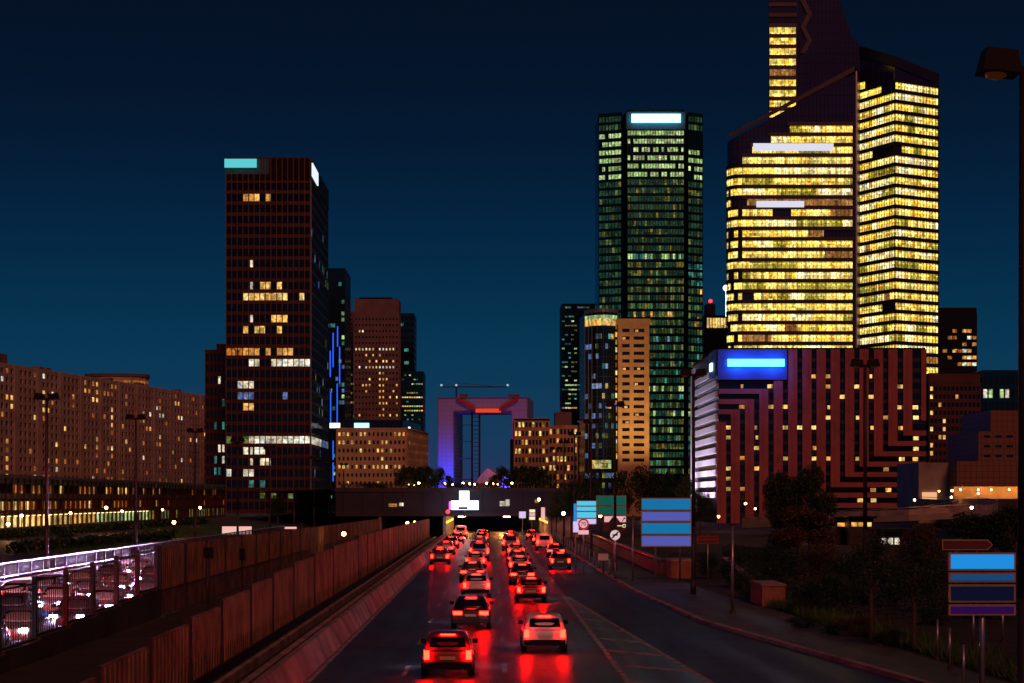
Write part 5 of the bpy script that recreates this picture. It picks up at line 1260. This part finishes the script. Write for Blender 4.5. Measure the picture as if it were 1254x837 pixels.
kiosk('kiosk', 'low kiosk with short yellow window left of the one under the ramp', 1025, 1035, 640.5, 645, 228., 'w_warm', .1, nwin=1)
kiosk('shelter', 'small shelter with white lit panes in the dark planting', 1078, 1103, 659, 667, 150., 'w_white', .1)
def hoarding(label, px0, px1, py0, py1, Y, zb):
    t = thing('hoarding', label, 'hoarding'); b = MB(); b.box(X(px0, Y), X(px1, Y), Y, Y + .15, Z(py1, Y), Z(py0, Y)); b.build('lit_panel', glow('lit_pink_panel', (1, .55, .48), .9), t)
    b = MB(); b.box(X(px0, Y) - .1, X(px1, Y) + .1, Y - .05, Y + .2, Z(py0, Y) + .01, Z(py0, Y) + .12); b.build('frame', M['pole'], t)
    b = MB()
    for px in (px0 + 1, px1 - 1): b.tube((X(px, Y), Y + .2, zb), (X(px, Y), Y + .2, Z(py0, Y)), .08)
    b.build('posts', M['pole'], t)
hoarding('wide pinkish white lit hoarding before the foot of the bronze tower', 272, 308, 645, 655, 235., 1.3)
hoarding('thin pink white lit strip board right of the wide hoarding', 348, 363, 645.5, 648, 245., 1.3)

# planting on the side street, left
def strip_hedge(label, x0, y0, x1, y1, z, h):
    rr = random.Random(int(x0)); b = MB(); n = int(math.hypot(x1 - x0, y1 - y0) * 26)
    for k in range(n):
        q = rr.random(); cluster(b, (x0 + (x1 - x0) * q, y0 + (y1 - y0) * q, z + h * rr.random() ** .7), (.5, .5, .2), 1, .3, rr)
    tag(b.build('hedge', M['leaf']), label, 'hedge')
strip_hedge('long low dark hedge on the side street before the low office', -56, 205, -52, 330, 1.3, 1.0)
strip_hedge('short dark hedge on the side street behind the left parapet', -40, 150, -36, 205, 1.3, .9)
b = MB(); rr = random.Random(9)
for k in range(7000):
    y = rr.uniform(150, 300); x = -36 - rr.uniform(0, 1) * (y - 120) * .11; h = rr.uniform(.05, .25); a = rr.uniform(0, 6.28); dx, dy = math.cos(a) * .12, math.sin(a) * .12
    b.quad((x - dx, y - dy, 1.31), (x + dx, y + dy, 1.31), (x + dx * .2, y + dy * .2, 1.31 + h))
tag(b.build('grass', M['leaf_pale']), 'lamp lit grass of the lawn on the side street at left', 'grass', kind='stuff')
t = thing('low_wall', 'low pale wall along the side street before the lit ground floor', 'wall'); b = MB(); b.box(-60.2, -59.9, 190, 300, 1.3, 2.2); b.build('wall', M['plaster'], t); b = MB(); b.box(-60.3, -59.8, 190, 300, 2.203, 2.3); b.build('coping', M['concrete'], t)
for k, (x, y) in enumerate(((-48, 185), (-50, 215), (-50, 245), (-50, 275))):
    lit_lamp('orange lit lamp among the hedges of the side street, %s from the camera' % ORD[k], VX + x * F / y, VY - (4.2 - CH) * F / y, float(y), 1.3, 'lamps of the side street', 260, r=.16)

# ---------------------------------------------------------------- vehicles
PAINT = {}
def paint(c):
    if c not in PAINT:
        PAINT[c] = mat(c + '_car_paint', {'silver': (.45, .46, .48), 'white': (.75, .75, .74), 'black': (.012, .012, .014), 'grey': (.12, .12, .13), 'blue': (.02, .04, .14), 'red': (.22, .012, .012), 'beige': (.4, .34, .26)}[c], .28, metal=.35 if c in ('silver', 'grey', 'blue') else 0, var=.05, coat=.6)
    return PAINT[c]
M['rubber'] = mat('tyre_rubber', (.015, .015, .015), .8); M['rim'] = mat('wheel_rim', (.4, .4, .42), .3, metal=.9); M['plate'] = mat('number_plate', (.7, .62, .3), .5)
TYPES = {  # station: y (rear at 0, nose at L), half width, top of the lower body; roof stations: y, half width at belt, half width at roof, height
    'hatchback': dict(L=4.1, W=.88, hull=[(0, .80, .86), (.12, .86, .92), (.9, .88, .94), (2.7, .88, .92), (3.6, .86, .80), (4.02, .76, .66), (4.1, .68, .58)],
                      roof=[(.10, .76, .74, .95), (.38, .80, .66, 1.40), (.9, .82, .64, 1.47), (1.9, .83, .64, 1.46), (2.9, .82, .76, .93)], z0=.22, ry=(.70, 3.25)),
    'sedan': dict(L=4.6, W=.90, hull=[(0, .80, .84), (.10, .86, .94), (.9, .90, .96), (3.1, .90, .92), (4.1, .87, .80), (4.52, .78, .66), (4.6, .68, .58)],
                  roof=[(.75, .78, .76, .97), (1.25, .80, .64, 1.38), (1.9, .82, .63, 1.44), (2.5, .82, .63, 1.42), (3.35, .80, .76, .93)], z0=.22, ry=(.85, 3.65)),
    'van': dict(L=4.9, W=.95, hull=[(0, .90, 1.0), (.06, .94, 1.05), (1, .95, 1.06), (3.3, .95, 1.04), (4.3, .93, .95), (4.82, .84, .80), (4.9, .74, .66)],
                roof=[(.04, .90, .86, 1.06), (.16, .90, .84, 1.86), (.7, .91, .82, 1.95), (3.1, .91, .82, 1.92), (4.1, .88, .82, 1.05)], z0=.25, ry=(.95, 3.95)),
}
def car_proto(kind, colour):
    T = TYPES[kind]; t = put(kind if kind == 'van' else kind + '_car', None); b = MB(); n0 = None
    rings = []
    for (y, w, zt) in T['hull']:
        z0 = T['z0'] + (.12 if y in (0, T['L']) else 0)
        half = [(w * .80, z0), (w * .96, z0 + .02), (w, z0 + .12), (w * 1.01, (z0 + zt) / 2 + .04), (w * .995, zt - .14), (w * .95, zt - .02), (w * .80, zt + .01)]
        rings.append([(x, y, z) for x, z in half] + [(-x, y, z) for x, z in half[::-1]])
    def loft(rs):
        k = len(b.v); m = len(rs[0])
        for r in rs: b.v += r
        for i in range(len(rs) - 1):
            for j in range(m): q = (j + 1) % m; b.f.append((k + i * m + j, k + i * m + q, k + (i + 1) * m + q, k + (i + 1) * m + j))
        b.f.append(tuple(k + j for j in range(m))[::-1]); b.f.append(tuple(k + (len(rs) - 1) * m + j for j in range(m)))
    loft(rings)
    rr_ = []
    for (y, wb, wr, zt) in T['roof']:
        zb = T['hull'][2][2] - .06; h_ = [(wb, zb), (wb, zb + .02), ((wb * .25 + wr * .75) + .01, zb + (zt - zb) * .80), (wr * .95, zt + .0), (wr * .72, zt + .035)]; rr_.append([(x, y, z) for x, z in h_] + [(-x, y, z) for x, z in h_[::-1]])
    loft(rr_); body = b.build('body', paint(colour), t)
    me = body.data; me.polygons.foreach_set('use_smooth', [True] * len(me.polygons))
    sd = body.modifiers.new('round', 'SUBSURF'); sd.levels = 2; sd.render_levels = 2
    # glass, a few mm proud of the shell
    ro = T['roof']; zb = T['hull'][2][2]
    def lerp(a, c, s): return tuple(p + (q - p) * s for p, q in zip(a, c))
    r0, r1 = ro[0], ro[1]
    g = MB(); e = .012; y_at = lambda z: r0[0] + (r1[0] - r0[0]) * (z - r0[3]) / (r1[3] - r0[3])
    za, zc = (zb + .06, r1[3] - .07) if kind != 'van' else (1.22, 1.72)
    g.quad((-.62, y_at(za) - e, za), (.62, y_at(za) - e, za), (.55, y_at(zc) - e, zc), (-.55, y_at(zc) - e, zc)); g.build('rear_window', M['glass_dark'], t)
    f0, f1 = ro[-1], ro[-2]; yf = lambda z: f0[0] + (f1[0] - f0[0]) * (z - f0[3]) / (f1[3] - f0[3])
    za, zc = zb + .08, f1[3] - .07
    g = MB(); g.quad((.66, yf(za) + e, za), (-.66, yf(za) + e, za), (-.56, yf(zc) + e, zc), (.56, yf(zc) + e, zc)); g.build('windscreen', M['glass_dark'], t)
    for s in (1, -1):
        g = MB(); xb = (r1[1] * .98 + .005); zt = r1[3] - .12
        wr = (r1[1] * .3 + r1[2] * .7) + .015
        q = [(s * (xb + .0), r1[0] + .12, zb + .05), (s * xb, f1[0] + (f0[0] - f1[0]) * .72, zb + .05), (s * wr, f1[0] + .05, zt), (s * wr, r1[0] + .25, zt)]
        g.quad(*(q if s > 0 else q[::-1])); g.build('side_window', M['glass_dark'], t)
        # lamps
        zt0 = T['hull'][1][2]; b = MB()
        if kind == 'van': b.box(s * .80 - .09, s * .80 + .09, -.035, .1, .78, 1.25)
        else: (b.box(s * .70 - .09, s * .70 + .09, -.035, .12, zt0 - .32, zt0 - .02) if kind == 'hatchback' else b.box(s * .60 - .20, s * .60 + .20, -.035, .12, zt0 - .26, zt0 - .11))
        b.build('tail_light', M['tail'], t)
        b = MB(); L = T['L']; b.box(s * .60 - .16, s * .60 + .16, L - .22, L + .015, .60, .74) if kind != 'van' else b.box(s * .66 - .16, s * .66 + .16, L - .22, L + .015, .68, .86)
        b.build('headlight', M['head'], t)
        b = MB(); xm = T["W"] + .02; b.box(s * xm - .09, s * xm + .09, f0[0] - .45, f0[0] - .33, zb + .02, zb + .17); b.build('mirror', M['black'], t)
        for y in T['ry']:
            b = MB(); x0, x1 = s * (T['W'] - .20), s * (T['W'] + .01); b.tube((x0, y, .32), (x1, y, .32), .32, .32, 18); w = b.build('wheel', M['rubber'], t)
            b = MB(); b.tube((x1, y, .32), (x1 + s * .012, y, .32), .21, .19, 14); b.build('rim', M['rim'], w)
    b = MB(); b.box(-T['W'] * .9, T['W'] * .9, -.06, .14, .30, .52); b.build('bumper', M['black'] if colour != 'black' else M['pole'], t)
    b = MB(); b.box(-.26, .26, -.075, -.062, .40, .51) if kind == 'van' else b.box(-.26, .26, -.05, -.02, .60, .71); b.build('number_plate', M['plate'], t)
    b = MB(); b.box(-.25, .25, ro[1][0] - .02 + (.05 if kind != 'van' else 0), ro[1][0] + .10, ro[1][3] - .02, ro[1][3] + .02); b.build('brake_light', M['tail'], t)
    b = MB(); b.tube((.5, -.05, .27), (.5, .2, .27), .035); b.build('exhaust', M['steel'], t)
    return t
PROTO = {}
def car(kind, colour, x, y, away, label, group):
    k = (kind, colour)
    if k not in PROTO: PROTO[k] = o = car_proto(kind, colour)
    else: o = copy_tree(PROTO[k])
    L = TYPES[kind]['L']
    o.location = (x, y, .005) if away else (x, y + L, .005); o.rotation_euler = (0, 0, (0 if away else math.pi) + rnd.uniform(-.012, .012))
    if not away:
        for s in (-.6, .6):
            l = bpy.data.lights.new('headlight_beam', 'SPOT'); l.energy = 2000; l.color = (.70, .50, 1); l.spot_size = R(70); l.spot_blend = .8; l.shadow_soft_size = .08
            q = put('headlight_beam', l, o, (s, L + .06, .70)); q.rotation_euler = (R(77), 0, 0)
    tag(o, label, 'van' if kind == 'van' else 'car', group)
cyc = [('hatchback', 'grey'), ('sedan', 'silver'), ('hatchback', 'black'), ('sedan', 'blue'), ('van', 'white'), ('hatchback', 'red'), ('sedan', 'black'), ('hatchback', 'silver'), ('sedan', 'grey'), ('hatchback', 'beige'), ('van', 'grey')]
LN = [('far left', -4.6, [165, 190, 214, 240, 262]), ('centre left', -1.3, [60.5, 82, 112, 131, 150, 170, 192, 215, 238, 258]), ('centre right', 2.2, [70, 101, 121, 141, 160, 181, 203, 226, 250]), ('right', 6.0, [150, 178, 205, 232, 256])]
i = 0
for (ln, x, ys) in LN:
    for k, y in enumerate(ys):
        kind, colour = cyc[i % len(cyc)]; i += 1
        if y < 105 and kind == 'van': kind = 'hatchback'
        car(kind, colour, x + rnd.uniform(-.35, .35), y + (rnd.uniform(-3.5, 3.5) if y > 72 else 0), True, '%s %s driving away, %s from the camera in the %s lane' % (colour, kind if kind == 'van' else kind + ' car', ORD[k], ln), 'cars driving away along the avenue')
LN2 = [('nearest', -19.3, [66, 73, 81, 89, 98, 108, 119, 132, 150]), ('middle', -22.6, [76, 83.5, 91.5, 100, 109, 120, 131, 144, 160]), ('farthest', -25.9, [88, 95.5, 104, 113, 122, 132, 145, 160])]
for (ln, x, ys) in LN2:
    for k, y in enumerate(ys):
        kind, colour = cyc[(i * 3 + 1) % len(cyc)]; colour = ['white', 'silver', 'beige', 'grey'][i % 4]; i += 1
        car(kind, colour, x + rnd.uniform(-.2, .2), y + rnd.uniform(-.6, .6), False, '%s %s coming on behind the fence, %s in the %s oncoming lane' % (colour, kind if kind == 'van' else kind + ' car', ORD[k], ln), 'oncoming cars behind the rod fence')
